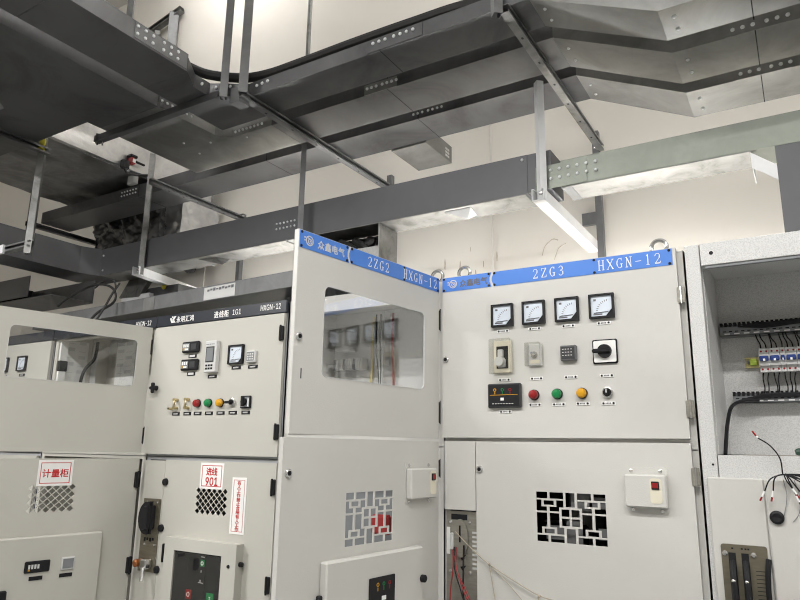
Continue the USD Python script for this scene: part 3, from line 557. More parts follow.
part(t, 'mounting_plate', box(-.277, X1-.05, .445, .449, 1.545, 2.27), 'hammer', 'speckled mounting plate')
part(t, 'compartment_ceiling', box(-.277, X1-.05, .05, .449, 2.262, 2.266), 'hammer')
part(t, 'shelf', box(-.274, X1-.052, .0, .449, 1.538, 1.543), 'hammer'); part(t, 'shelf_front', box(-.274, X1-.052, .0, .02, 1.44, 1.538), 'hammer')
part(t, 'bolt_hole', ext([disc(-.237, 2.258, .007, 12)], -.0005, .001), 'black'); part(t, 'bolt_hole', ext([disc(-.291, 1.511, .004, 10)], -.0015, 0), 'black')
def trunking(x0, x1, z0, z1, y1=.445, dep=.06):
    a = part(t, 'wiring_duct', cat(box(x0, x1, y1-.004, y1, z0, z1), box(x0, x1, y1-dep, y1, z0, z0+.003), box(x0, x1, y1-dep, y1-dep+.003, z0, z1-.016)), 'grey', 'slotted dark grey wiring duct')
    n = int((x1-x0)/.0165)
    part(a, 'duct_finger', cat(*[box(x0+i*.0165, x0+i*.0165+.010, y1-dep, y1-dep+.003, z1-.018, z1) for i in range(n)], *[box(x0+i*.0165, x0+i*.0165+.010, y1-dep, y1, z1-.003, z1) for i in range(n)]), 'black', kind='stuff', smooth=False)
    part(a, 'duct_slot', cat(*[box(x0+.015+i*.035, x0+.035+i*.035, y1-dep-.001, y1-dep, z0+.006, z0+.0105) for i in range(int((x1-x0)/.035))]), 'white')
    part(a, 'duct_slot', cat(*[box(x0+.01+i*.022, x0+.022+i*.022, y1-dep-.001, y1-dep, z0+.016, z0+.020) for i in range(int((x1-x0)/.022)-1)]), 'black')
trunking(-.266, .62, 2.010, 2.064); trunking(-.242, .62, 1.742, 1.786)
part(t, 'mounting_rail', cat(box(-.190, .60, .428, .445, 1.883, 1.890), box(-.190, .60, .428, .445, 1.918, 1.925), box(-.190, .60, .438, .442, 1.885, 1.922)), 'rail')
part(t, 'end_stop', box(-.172, -.148, .415, .428, 1.892, 1.917, .002), 'lime')
part(t, 'end_stop', box(-.184, -.174, .415, .428, 1.898, 1.912, .002), 'grey')
x = -.137
for i, n in enumerate([2, 2, 1, 2, 3, 2, 2]):
    w = .0178*n+.0005*n; k = 1 if n == 1 else n
    a = part(t, 'circuit_breaker', cat(box(x, x+w-.0008, .38, .43, 1.858, 1.952, .002), box(x, x+w-.0008, .366, .38, 1.882, 1.928, .002)), 'lgrey', 'light grey miniature circuit breaker with blue toggle')
    part(a, 'toggle', box(x+.002, x+w-.003, .352, .366, 1.900, 1.920, .003), 'bblue')
    part(a, 'toggle_tip', box(x+w*.4, x+w*.6, .348, .352, 1.899, 1.908), 'white')
    part(a, 'terminal_screw', cat(*[tube([(x+w*(j+.5)/n, .379, z), (x+w*(j+.5)/n, .3795, z)], [.004, .004], 8) for j in range(n) for z in (1.940, 1.870)]), 'red')
    for j in range(n):
        xx = x+w*(j+.5)/n; s = rng.uniform(-.012, .012)
        part(t, 'wire', wire([(xx, .40, 1.952), (xx+s*.3, .392, 1.972), (xx+s-.006, .39, 1.995), (xx+s-.012, .395, 2.03)], .0026), 'black')
        part(t, 'wire', wire([(xx, .40, 1.858), (xx+s*.6, .39, 1.83), (xx+s*.9+.004, .388, 1.80), (xx+s, .395, 1.77)], .0026), 'black')
    x += w
for i in range(4):
    part(t, 'wire', wire([(-.20+.02*i, .38, 2.045+.004*i), (-.10, .378, 2.035+.006*i), (0.05, .38, 2.045+.004*i), (.3, .38, 2.04)], .0035), 'black')
    part(t, 'wire', wire([(-.21+.02*i, .38, 1.757+.004*i), (-.12, .376, 1.762+.004*i), (.05, .38, 1.765+.003*i), (.3, .38, 1.76)], .0035), 'black')
part(t, 'cable', wire([(-.15, .375, 1.752), (-.205, .36, 1.750), (-.245, .33, 1.725), (-.258, .27, 1.665), (-.262, .2, 1.60), (-.264, .15, 1.545)], .007), 'black')
part(t, 'cover_plate', box(-.312, -.143, -.016, -.002, .10, 1.469, .004), 'paint')
part(t, 'lower_door', box(-.142, .66, -.024, -.002, .10, 1.469, .005), 'paint')
part(t, 'door_grommet', tube([(-.114, -.024, 1.351), (-.114, -.032, 1.351), (-.114, -.036, 1.351), (-.114, -.033, 1.351)], [.021, .021, .014, .006], 20), 'black', 'round black push lock')
part(t, 'door_grommet', tube([(-.09, -.024, 1.09), (-.09, -.034, 1.09)], [.018, .016], 16), 'black')
a = part(t, 'mechanism_plate', ext([rrect(-.287, .70, -.152, 1.258, .008)], -.020, -.016), 'olive_steel', 'olive steel plate with two lever slots')
for sx in (-.255, -.217):
    part(a, 'lever_slot', box(sx-.011, sx+.011, -.0205, -.020, .95, 1.232), 'black')
    part(a, 'lever', tube(spline([(sx, -.018, 1.205), (sx+.002, -.045, 1.17), (sx+.004, -.06, 1.12), (sx+.004, -.06, 1.06), (sx+.002, -.03, 1.0)], 5), .010, 8), 'black')
    part(a, 'lever_boss', cat(sphere((sx+.002, -.056, 1.150), .008), sphere((sx+.001, -.05, 1.162), .006)), 'chrome')
part(a, 'screw', cat(*[dome((xx, -.020, 1.229), .0085, .006, 8) for xx in (-.276, -.192)]), 'chrome')
part(a, 'lettering', cat(*[box(xx, xx+.006, -.0206, -.020, 1.243, 1.248) for xx in (-.256, -.228, -.217, -.209)], *[box(-.190, -.162, -.0206, -.020, 1.18-i*.012, 1.182-i*.012) for i in range(9)]), 'black')
part(a, 'spring', tube([(-.228, -.05, 1.09), (-.228, -.05, 1.05)], [.009, .009], 10), 'chrome')
part(t, 'cable', wire([(-.150, -.02, 1.22), (-.156, -.032, 1.17), (-.158, -.035, 1.08), (-.15, -.03, .9)], .009), 'black')

w = thing('wire_bundle', 'black loose wires with red and white ends draped over the right cabinet shelf', 'wires', (-.09, -.03, 1.5))
hub = (-.095, -.03, 1.478)
ends = [(-.142, -.05, 1.428), (-.117, -.05, 1.430), (-.052, -.05, 1.418), (-.035, -.05, 1.424), (-.018, -.05, 1.452), (-.03, -.05, 1.47), (-.06, -.05, 1.44), (.01, -.05, 1.44)]
for i, e in enumerate(ends):
    mid = ((hub[0]+e[0])/2, -.05, max(hub[2], e[2])-.006+.004*(i % 3))
    part(w, 'wire', wire([(-.02+.006*i, -.012, 1.475+.0015*i), (-.07, -.035, 1.486), mid, e], .0022), 'black')
    q = np.array(e); dd = q-np.array(mid); dd /= np.linalg.norm(dd)
    part(w, 'wire_marker', cyl(q-dd*.004, q+dd*.016, .0032, 8), 'white'); part(w, 'wire_ferrule', cyl(q+dd*.016, q+dd*.03, .0028, 8), 'red')
part(w, 'wire', wire([(-.085, -.03, 1.486), (-.088, -.03, 1.535), (-.112, -.03, 1.575), (-.145, -.03, 1.60)], .0024), 'black')
part(w, 'wire_marker', cyl((-.145, -.03, 1.60), (-.150, -.03, 1.606), .004, 8), 'white'); part(w, 'wire_ferrule', cyl((-.150, -.03, 1.606), (-.16, -.03, 1.622), .003, 8), 'red')
for i in range(2):
    part(w, 'thin_wire', wire([(-.085+.03*i, -.04, 1.47), (-.08+.035*i, -.03, 1.42), (-.09+.04*i, -.027, 1.37), (-.10+.03*i, -.027, 1.34)], .0012), 'grey')
single('cable', wire([(-.17, -.035, 1.03), (-.135, -.05, 1.075), (-.10, -.06, 1.092), (-.06, -.06, 1.102), (.0, -.06, 1.105), (.3, -.05, 1.05), (.5, -.04, .8)], .008), 'red_wire', 'thick red cable crossing the lower door of the open right cabinet', 'cable')
single('screwdriver', cat(tube([(-.045, .06, 1.556), (-.035, .06, 1.557), (.03, .06, 1.558), (.07, .06, 1.557)], [.008, .0125, .0125, .009], 10), cyl((.07, .06, 1.557), (.18, .06, 1.552), .003, 8)), 'dgreen', 'dark green handled tool lying on the shelf of the open right cabinet', 'tool')
single('ruler', box(-.20, -.03, .03, .06, 1.543, 1.546), 'steel', 'flat steel strip lying on the shelf of the open right cabinet', 'strip')

# ------------------------------------------------------------------ cabinet 1G1 (older, navy header): door shut
t = thing('switchgear_cabinet', 'grey cabinet under a navy header reading 1G1, with a sign reading 901', 'cabinet', (-2.75, .5, 0))
carcass(t, -3.250, -2.246, 'frame', post=.035, split=1.488)
F = ID
a = part(t, 'name_plate', box(-3.249, -2.247, .002, .024, 2.229, 2.294, .002), 'navy', 'navy header plate with white lettering')
part(a, 'lettering', cat(text('1G1', -2.60, 2.262, .030, .002, .8), text('HXGN-12', -2.355, 2.265, .030, .002, .72)), 'white')
part(a, 'cabinet_name', glyphs('进线柜', -2.715, 2.262, .040, .002, .98, squeeze=.9), 'white')
part(a, 'company_name', glyphs('永明汇鸿', -3.005, 2.262, .038, .002, .98, squeeze=.9), 'white')
part(a, 'logo', cat(ext([[(-3.135, 2.272), (-3.120, 2.244), (-3.085, 2.244), (-3.10, 2.262), (-3.118, 2.258), (-3.122, 2.275)]], .0005, .002), ext([[(-3.117, 2.262), (-3.098, 2.283), (-3.082, 2.283), (-3.105, 2.254)]], .0005, .002), ext([disc(-3.113, 2.279, .006, 10)], .0005, .002)), 'white', 'white emblem')
d = door(t, F, 'upper_door', ring2(-3.246, 1.499, -2.254, 2.224), [], 'paint_old')
for z in (2.118, 1.62): hinge(t, F, -2.262, z, w=.026)
a = part(t, 'door_handle', F(cat(tube([(-3.195, 0, 1.868), (-3.195, -.02, 1.868)], [.015, .013], 14), box(-3.206, -3.184, -.036, -.018, 1.838, 1.898, .005), box(-3.222, -3.168, -.034, -.020, 1.859, 1.877, .005))), 'black', 'black cross shaped turn handle')
def status_unit(x, z):
    a = part(t, 'display_unit', F(box(x-.068, x+.066, -.02, 0, z-.03, z+.032, .006)), 'black', 'black three phase display unit')
    part(a, 'display_face', F(box(x-.058, x-.004, -.0215, -.02, z-.02, z+.022)), 'grey')
    part(a, 'number_label', F(cat(*[box(x-.052+i*.016, x-.042+i*.016, -.0225, -.0215, z+.0, z+.017) for i in range(3)])), 'white')
    part(a, 'number_label', F(box(x-.054, x-.044, -.0225, -.0215, z-.017, z-.003)), 'yellow')
    part(a, 'number_label', F(box(x-.039, x-.012, -.0225, -.0215, z-.017, z-.007)), 'white')
    part(a, 'screen', F(box(x+.008, x+.05, -.0215, -.02, z-.016, z+.018)), 'dark')
status_unit(-2.921, 2.087); status_unit(-2.921, 1.987)
for x, z in ((-2.914, 2.038), (-2.915, 1.938)):
    tag(t, F, x, z, .062, .020, True)
    part(t, 'label_insert', F(box(x-.022, x+.022, -.0045, -.003, z-.006, z+.006)), 'lgrey')
a = part(t, 'protection_relay', F(box(-2.787, -2.701, -.03, 0, 1.936, 2.110, .004)), 'lgrey', 'tall white protection relay with dark screen')
part(a, 'screen', F(box(-2.777, -2.715, -.0315, -.03, 1.991, 2.077)), 'dark')
part(a, 'screen_glass', F(box(-2.771, -2.721, -.0325, -.0315, 1.998, 2.070)), 'grey')
part(a, 'key', F(cat(*[box(-2.774+i*.02, -2.760+i*.02, -.033, -.03, 1.952+j*.017, 1.962+j*.017, .001) for i in range(3) for j in range(2)])), 'black')
part(a, 'lettering', F(cat(*[box(-2.778+i*.013, -2.769+i*.013, -.0308, -.03, 2.088, 2.092) for i in range(5)])), 'ink')
meter(t, F, -2.573, 2.026, .108, .103)
a = part(t, 'counter', F(box(-2.490, -2.426, -.018, 0, 1.977, 2.038, .003)), 'lgrey', 'small grey counter')
part(a, 'counter_face', F(box(-2.484, -2.432, -.0195, -.018, 1.985, 2.031)), 'grey')
part(a, 'digit', F(cat(*[box(-2.479+i*.016, -2.469+i*.016, -.0203, -.0195, 2.016-j*.013, 2.024-j*.013) for i in range(3) for j in range(3)])), 'lgrey')
for x, z in ((-2.746, 1.916), (-2.571, 1.956), (-2.451, 1.955)): tag(t, F, x, z, .066, .018, True)
for x in (-3.010, -2.919, -2.837, -2.750, -2.663, -2.574, -2.482): tag(t, F, x, 1.719, .058, .018, True)
for x in (-3.02, -2.928):
    a = part(t, 'test_link', F(cat(cyl((x+.012, 0, 1.795), (x+.012, -.03, 1.795), .009, 10), cyl((x+.012, 0, 1.750), (x+.012, -.03, 1.750), .009, 10), tube(spline([(x+.012, -.027, 1.795), (x+.022, -.032, 1.782), (x+.022, -.032, 1.765), (x+.012, -.027, 1.750)], 4), .006, 8))), 'brass', 'brass test link terminal')
part(t, 'test_link', F(cat(box(-3.055, -3.015, -.03, -.02, 1.742, 1.752, .002), cyl((-3.045, 0, 1.747), (-3.045, -.03, 1.747), .007, 8))), 'brass')
pilot(t, F, -2.841, 1.773, 'red', .021, 'red pilot lamp'); pilot(t, F, -2.755, 1.773, 'green', .021, 'green pilot lamp'); pilot(t, F, -2.667, 1.772, 'yellow', .021, 'yellow pilot lamp')
a = part(t, 'selector_switch', F(tube([(-2.578, 0, 1.773), (-2.578, -.012, 1.773), (-2.578, -.014, 1.773)], [.021, .021, .016], 18)), 'chrome', 'selector switch with black lever')
part(a, 'switch_knob', F(cat(tube([(-2.578, -.013, 1.773), (-2.578, -.022, 1.773)], [.014, .013], 16), box(-2.612, -2.57, -.034, -.016, 1.766, 1.779, .003))), 'black')
a = part(t, 'cam_switch', F(box(-2.516, -2.446, -.012, 0, 1.740, 1.804, .003)), 'black', 'square cam switch with black lever')
part(a, 'face_plate', F(box(-2.510, -2.452, -.0135, -.012, 1.746, 1.798)), 'grey')
part(a, 'lever', F(cat(tube([(-2.482, -.0135, 1.773), (-2.482, -.03, 1.773)], [.017, .015], 14), box(-2.49, -2.474, -.036, -.02, 1.75, 1.798, .003))), 'black')
part(a, 'pointer', F(box(-2.462, -2.454, -.0145, -.0135, 1.75, 1.79)), 'white')
vent = diamonds(-2.804, 1.196, -2.570, 1.336, 6, 4)
d = door(t, F, 'lower_door', ring2(-3.058, .10, -2.252, 1.468), [vent], 'paint_old')
part(t, 'cover_plate', F(box(-3.228, -3.060, 0, .003, .10, 1.464)), 'paint_old')
def sign(t, F, x0, x1, z0, z1, shapes, label, bw=.0035):
    a = part(t, 'sign', F(box(x0, x1, -.002, 0, z0, z1)), 'white', label)
    k = .012
    part(a, 'sign_border', F(ext([ring2(x0+k, z0+k, x1-k, z1-k), ring2(x0+k+bw, z0+k+bw, x1-k-bw, z1-k-bw)], -.0028, -.002)), 'redprint')
    part(a, 'lettering', F(shapes), 'redprint')
sign(t, F, -2.778, -2.609, 1.328, 1.460, cat(glyphs('进线', -2.694, 1.418, .042, -.002, .95), text('901', -2.694, 1.366, .040, -.002, .9, True)), 'white sign with red lettering 901')
sign(t, F, -2.542, -2.442, 1.119, 1.393, cat(glyphs('有人工作', -2.492, 1.337, .021, -.002, .95, True, 1.3), glyphs('禁止合闸', -2.492, 1.255, .021, -.002, .95, True, 1.3), glyphs('有人工作', -2.492, 1.174, .021, -.002, .95, True, 1.3)), 'tall narrow white sign with small red lettering', .002)
for x, z in ((-3.044, 1.351), (-3.047, 1.110), (-3.052, .898)):
    part(t, 'push_lock', F(tube([(x, 0, z), (x, -.012, z), (x, -.014, z)], [.020, .018, .012], 16)), 'black')
hinge(t, F, -2.264, 1.354, w=.024); hinge(t, F, -2.266, .906, w=.024)
hinge(t, F, -3.000, .989, w=.03, h=.085)
a = part(t, 'mechanism_plate', F(box(-3.204, -3.066, -.006, -.002, .880, 1.259)), 'olive_steel', 'olive steel plate with black round handle')
ang = np.linspace(math.pi/2, 3*math.pi/2, 13)
part(a, 'handle_disc', F(cat(*[ext([[(-3.105+.066*math.cos(b), 1.163+.085*math.sin(b)) for b in ang]+[(-3.105+.012, 1.078), (-3.105+.012, 1.248)]], y0-.010, y0) for y0 in (-.03, -.05)], box(-3.125, -3.095, -.07, -.006, 1.10, 1.225, .006))), 'black', 'black half round handle')
part(a, 'screw', F(cat(*[dome((x, -.006, z), .007, .006, 8) for x, z in ((-3.17, 1.24), (-3.09, 1.24), (-3.165, 1.02), (-3.085, 1.02))])), 'chrome')
part(a, 'mark', F(cat(*[box(-3.175+i*.022, -3.16+i*.022, -.0068, -.006, 1.035+.006*(i % 2), 1.055) for i in range(4)])), 'black')
part(a, 'key_barrel', F(cat(tube([(-3.175, -.006, .925), (-3.175, -.05, .925), (-3.175, -.055, .925)], [.020, .020, .012], 16))), 'copper')
part(a, 'crank_socket', F(cat(box(-3.14, -3.09, -.05, -.006, .90, .95, .006), cyl((-3.10, -.055, .91), (-3.085, -.07, .845), .011, 10))), 'chrome')
a = part(t, 'breaker_door', F(cat(ext([ring2(-2.951, .30, -2.437, 1.078), ring2(-2.877, .36, -2.535, 1.018)], -.05, 0))), 'paint_old', 'raised frame around the dark breaker front', smooth=False)
part(a, 'breaker_front', F(box(-2.940, -2.45, -.042, -.036, .32, 1.06)), 'black', 'dark breaker front panel')
part(a, 'lens', F(ext([[(-2.875, .37), (-2.537, .37), (-2.537, 1.015), (-2.875, 1.015)]], -.050, -.0485)), 'clear')
part(a, 'breaker_face', F(box(-2.72, -2.645, -.044, -.042, .40, 1.01)), 'black')
part(a, 'slot', F(box(-2.80, -2.775, -.044, -.042, .93, .985, .001)), 'black')
for lab, x, z, w, c, tx in (('green', -2.667, .972, .03, 'green', None), ('red', -2.752, .818, .04, 'red', 'O'), ('greenI', -2.60, .812, .05, 'green', 'I')):
    part(a, 'indicator', F(box(x-w/2, x+w/2, -.047, -.042, z-w*.55, z+w*.55, .002)), c)
    part(a, 'lettering', F(text(tx, x, z, .022, -.047, 1.0) if tx else ext([disc(x, z, .010, 12), disc(x, z, .006, 12)], -.048, -.047)), 'white')
part(a, 'lettering', F(cat(text('n', -2.672, .935, .014, -.044), text('n', -2.675, .89, .014, -.044), box(-2.69, -2.655, -.0445, -.044, .878, .881), box(-2.68, -2.655, -.0445, -.044, 1.0, 1.003))), 'lgrey')
part(a, 'push_lock', F(cat(tube([(-2.483, -.05, .975), (-2.483, -.056, .975)], [.009, .007], 12))), 'black')
part(a, 'side_latch', F(cat(cyl((-2.437, -.02, .985), (-2.422, -.02, .985), .012, 12))), 'black')

# ------------------------------------------------------------------ the next cabinet to the left, seen only through the glazed door
t = thing('switchgear_cabinet', 'grey cabinet seen only through the glazed door at the far left', 'cabinet', (-4.81, .5, 0))
carcass(t, -5.330, -4.296, 'frame', post=.035, split=1.488)
part(t, 'name_plate', box(-5.329, -4.297, .002, .024, 2.229, 2.294, .002), 'navy')
door(t, F, 'upper_door', ring2(-5.326, 1.499, -4.304, 2.224), [], 'paint_old'); door(t, F, 'lower_door', ring2(-5.326, .10, -4.304, 1.468), [], 'paint_old')
for x in (-4.84, -4.615):
    meter(t, F, x, 2.085, .108, .103); tag(t, F, x+.01, 2.005, .066, .018, True)

# ------------------------------------------------------------------ metering cabinet at the left: both doors swung open
t = thing('switchgear_cabinet', 'grey metering cabinet at the left edge, glazed door swung open, red lettered sign below', 'cabinet', (-3.77, .5, 0))
carcass(t, -4.290, -3.254, 'paint_old', post=.035, comp=.43, back='paint_old', split=1.488)
a = part(t, 'name_plate', box(-4.289, -3.255, .002, .024, 2.229, 2.294, .002), 'navy', 'navy header plate with white lettering')
part(a, 'lettering', text('HXGN-12', -3.372, 2.262, .030, .002, .72), 'white')
F = T((-3.265, -.008, 0), 77.8)
d = door(t, F, 'upper_door', ring2(-1.0, 1.506, -.001, 2.226), [cs([rrect(-.757, 1.870, -.083, 2.142, .028)])], 'paint_old')
window(d, F, -.757, 1.870, -.083, 2.142, .028)
for z in (2.11, 1.60): hinge(t, F, .001, z, w=.010, h=.09, d=.006)
vent = diamonds(-.572, 1.200, -.336, 1.345, 6, 4)
d = door(t, F, 'lower_door', ring2(-1.0, .10, -.004, 1.472), [vent], 'paint_old')
sign(t, F, -.536, -.364, 1.335, 1.464, glyphs('计量柜', -.450, 1.400, .044, -.002, 1.0), 'white sign with three red characters')
a = part(t, 'instrument_box', F(box(-.86, -.184, -.04, 0, .30, 1.094, .006)), 'paint_old', 'raised instrument door')
part(a, 'display_unit', F(box(-.556, -.438, -.05, -.04, .926, .981, .005)), 'black', 'black three phase display unit')
part(a, 'number_label', F(cat(*[box(-.540+i*.014, -.531+i*.014, -.0512, -.05, .945, .965) for i in range(4)])), 'lgrey')
part(a, 'number_label', F(box(-.540, -.531, -.0515, -.05, .936, .943)), 'yellow')
part(a, 'counter', F(box(-.384, -.320, -.05, -.04, .924, .984, .003)), 'lgrey', 'small grey counter')
part(a, 'counter_face', F(box(-.378, -.326, -.0512, -.05, .931, .977)), 'grey')
part(a, 'label_plate', F(cat(box(-.528, -.466, -.043, -.04, .890, .908), box(-.386, -.324, -.043, -.04, .889, .907))), 'black')
part(a, 'latch_block', F(box(-.66, -.622, -.06, -.04, .79, .86, .006)), 'black')
hinge(t, F, -.010, 1.356, w=.03, h=.085); hinge(t, F, -.010, .903, w=.03, h=.085); hinge(t, F, -.190, 1.001, w=.03, h=.085)
# inside
a = part(t, 'document', box(-4.19, -3.99, .426, .429, 1.95, 2.26), 'paper', 'sheet of drawings')
part(a, 'print', cat(*[box(-4.18+.09*(i % 2), -4.11+.09*(i % 2), .4253, .426, 2.235-.05*j, 2.239-.05*j+.02*((i+j) % 2)) for i in range(2) for j in range(5)]), 'lgrey')
a = part(t, 'document', box(-4.284, -4.280, .10, .26, 1.96, 2.24), 'paper', 'sheet of drawings')
part(a, 'print', cat(*[box(-4.280, -4.2795, .11+.08*(i % 2), .16+.08*(i % 2), 2.22-.05*j, 2.224-.05*j+.02*((i+j) % 2)) for i in range(2) for j in range(5)]), 'lgrey')
part(t, 'cable', wire([(-4.24, .30, 2.25), (-4.23, .28, 2.13), (-4.24, .22, 2.04), (-4.24, .20, 1.9), (-4.22, .2, 1.55)], .012), 'black')
part(t, 'mounting_strip', box(-4.286, -4.27, .29, .33, 1.56, 2.27), 'chrome')
part(t, 'terminal_rail', box(-4.286, -4.24, .035, .085, 1.6, 2.24), 'white'); part(t, 'fuse_holder', box(-4.286, -4.23, .03, .09, 2.02, 2.09, .005), 'black')

# ------------------------------------------------------------------ cable trays overhead
ZB, ZT = 3.465, 3.565
def tray_box(t, name, pts, z0, z1, m='tray'):
    return part(t, name, ext_plan([pts], z0, z1), m, smooth=False)
def bolts(t, pts, axis='-y', r=.0085, m='zinc'):
    ms = []
    for p in pts:
        if axis == '-y': ms.append(dome((p[0], p[1], p[2]), r, .008, 7))
        elif axis == '+x':
            q = dome((0, 0, 0), r, .008, 7); ms.append((np.c_[-q[0][:, 1], q[0][:, 0], q[0][:, 2]]+p, q[1]))
        else:
            q = dome((0, 0, 0), r, .008, 7); ms.append((np.c_[q[0][:, 0], q[0][:, 2], q[0][:, 1]]+p, q[1]))
    return part(t, 'bolt_head', cat(*ms), m, kind='stuff')
XJ0, XJ1, DROP = -.85, -.335, .25
def joint(t, x, y0, y1, z0, z1):
    part(t, 'joint', cat(box(x-.0022, x+.0022, y0-.0008, y0, z0, z1), box(x-.0022, x+.0022, y0-.0008, y1, z0-.0008, z0)), 'black')
def run(t, y0, y1, xs, end=4.6, zt=None):
    """straight sections along x with hairline joints, then the piece that slopes down, then on to the right"""
    zt = zt or ZT
    for a, b in zip(xs[:-1], xs[1:]):
        part(t, 'tray_section', box(a, b, y0, y1, ZB, zt), 'tray' if (a < -1.6) else 'tray_dusty', smooth=False)
        if b < -.9: joint(t, b, y0, y1, ZB, zt)
    part(t, 'sloping_section', ext([[(XJ0, ZB), (XJ1, ZB-DROP), (XJ1, ZT-DROP), (XJ0, zt)]], y0, y1), 'tray_dusty', smooth=False)
    e = XJ1
    for b in (-.02, 2.0, end):
        part(t, 'tray_section', box(e, b, y0, y1, ZB-DROP, ZT-DROP), 'tray_dusty', smooth=False); e = b
        if b < 3: joint(t, b, y0, y1, ZB-DROP, ZT-DROP)
    for x, dz in ((XJ0, 0), (XJ1, DROP)):
        bolts(t, [(x+.05, y0+(y1-y0)*k, ZB-dz-(.024 if dz == 0 else -.0)) for k in (.3, .7)], 'down', .008)
    # splice plate near the right-hand joint
    part(t, 'splice_plate', box(-.13, .10, y0-.003, y0, ZB-DROP, ZB-DROP+.045), 'tray_dusty', smooth=False)
    bolts(t, [(-.10+.037*i+(.012 if i > 2 else 0), y0-.003, ZB-DROP+.026) for i in range(6)])
t = thing('cable_tray', 'dark grey cable tray nearest the aisle, carrying the thick black cable', 'cable tray', (-1, 0, ZB))
yA0, yA1 = -.12, .10
tray_box(t, 'tray_elbow', [(-2.60, -.47), (-2.69, -.345), (-2.69, -.235), (-2.50, -.12), (-2.20, yA0), (-2.20, yA1), (-2.93, yA1), (-2.93, -.47)], ZB, 3.545)
part(t, 'tray_section', box(-2.93, -2.60, -1.18, -.472, ZB, ZT), 'tray', smooth=False); part(t, 'tray_section', box(-2.93, -2.60, -4.0, -1.182, ZB, ZT), 'tray', smooth=False)
run(t, yA0, yA1, (-2.2, -1.62, XJ0), zt=3.543)
part(t, 'splice_plate', box(-2.603, -2.597, -.80, -.478, ZB+.01, ZT-.005), 'strut')
bolts(t, [(-2.597, -.785+.045*i+(.02 if i > 2 else 0), ZB+.035+.04*j) for i in range(6) for j in range(2)], '+x')
part(t, 'splice_plate', box(-1.70, -1.38, yA0-.004, yA0, ZB+.005, 3.538), 'tray', smooth=False)
bolts(t, [(-1.66+.036*i+(.014 if i > 2 else 0), yA0-.004, ZB+.05) for i in range(7)], '-y', .009)
bolts(t, [(-2.665, -.31, ZB+.03), (-2.62, -.20, ZB+.06), (-2.655, -.22, ZB+.05), (-2.59, -.175, ZB+.06), (-2.44, yA0, ZB+.05), (-2.40, yA0, ZB+.053), (-2.36, yA0, ZB+.055)], '-y', .010)

t = thing('cable_tray', 'wide dark grey cable tray in the middle, elbowing toward the camera at the upper left', 'cable tray', (-1, .34, ZB))
yB0, yB1 = .20, .482
tray_box(t, 'tray_elbow', [(-3.04, -.30), (-3.02, .12), (-2.95, yB0), (-2.62, yB0), (-2.62, yB1), (-3.585, yB1), (-3.575, -.30)], ZB, ZT, 'tray_dusty')
part(t, 'tray_section', box(-3.575, -3.04, -1.9, -.302, ZB, ZT), 'tray', smooth=False); part(t, 'tray_section', box(-3.575, -3.04, -4.0, -1.902, ZB, ZT), 'tray', smooth=False)
tray_box(t, 'branch_tray', [(-3.576, -.388), (-4.3, -.388), (-4.3, -.74), (-3.85, -.74), (-3.576, -1.0)], ZB, ZT); part(t, 'branch_tray', box(-6.6, -4.3015, -.74, -.388, ZB, ZT), 'tray', smooth=False)
run(t, yB0, yB1, (-2.618, -1.78, XJ0))
part(t, 'splice_plate', box(-3.04, -3.034, -.30, -.02, ZB+.005, ZT-.03), 'tray', smooth=False)
bolts(t, [(-3.034, -.28+.036*i, ZB+.045) for i in range(7)], '+x', .009)
part(t, 'splice_plate', box(-1.93, -1.72, yB0-.004, yB0, ZB, ZB+.06), 'tray_dusty', smooth=False)
bolts(t, [(-1.91+.03*i+(.01 if i > 2 else 0), yB0-.004, ZB+.036) for i in range(7)], '-y', .009)
bolts(t, [(-2.92+.032*i, yB0, ZB+.03) for i in range(8)], '-y', .009)
bolts(t, [(-3.28, .10, ZB), (-3.31, .26, ZB), (-3.12, .18, ZB), (-2.86, .24, ZB)], 'down', .008)

t = thing('cable_tray', 'dark grey cable tray nearest the wall, straight along its length at the left', 'cable tray', (-1, .7, ZB))
yC0, yC1 = .575, .85
run(t, yC0, yC1, (-5.68, -4.35, -3.0, -1.80, XJ0))
bolts(t, [(-4.56+.035*i, yC0, ZB+.04+.03*j) for i in range(6) for j in range(2)], '-y', .007)
bolts(t, [(-1.83+.030*i+(.01 if i > 2 else 0), yC0-.002, ZB+.035) for i in range(7)], '-y', .008)
part(t, 'branch_stub', box(-2.16, -1.90, .851, 1.215, 3.455, 3.575), 'tray_dusty', 'short open ended branch toward the wall', smooth=False)
part(t, 'stub_hole', cat(*[box(-1.9005, -1.8985, 1.12+.03*(i % 2), 1.145+.03*(i % 2), 3.475+.024*(i//2), 3.49+.024*(i//2)) for i in range(6)]), 'lgrey')

t = thing('cable_tray', 'lower cable tray over the cabinets, grey at the left and greenish galvanised at the right', 'cable tray', (-1, .6, 2.83))
e = -4.62
for b in (-2.72, -1.105):
    part(t, 'tray_section', box(e, b, .5, .70, 2.832, 3.045), 'tray_low', smooth=False); e = b
for x0, x1 in ((-4.6, -2.73), (-2.71, -1.12)):
    part(t, 'tray_cover', box(x0, x1, .503, .697, 2.828, 2.832), 'galv_light', 'paler dusty underside sheet', smooth=False)
part(t, 'tray_section', box(-.93, .0, .5, .70, 2.832, 2.972), 'galv', 'greenish galvanised section', smooth=False)
part(t, 'tray_section', box(-1.104, -.98, .503, .70, 2.835, 3.045), 'tray_low', smooth=False)
part(t, 'splice_plate', box(-1.06, -.80, .496, .5, 2.834, 2.960), 'galv', smooth=False)
bolts(t, [(-1.025+.045*i, .496, 2.905+.045*j-.02) for i in range(7) for j in range(2)], '-y', .008)
part(t, 'tray_cover', box(-.925, -.09, .503, .697, 2.828, 2.832), 'galv_light', smooth=False)
part(t, 'splice_plate', box(-.93, -.88, .50, .70, 2.826, 2.828), 'strut', smooth=False)
part(t, 'tray_section', box(.0, 1.2, .5, .70, 2.832, 2.972), 'galv', smooth=False)
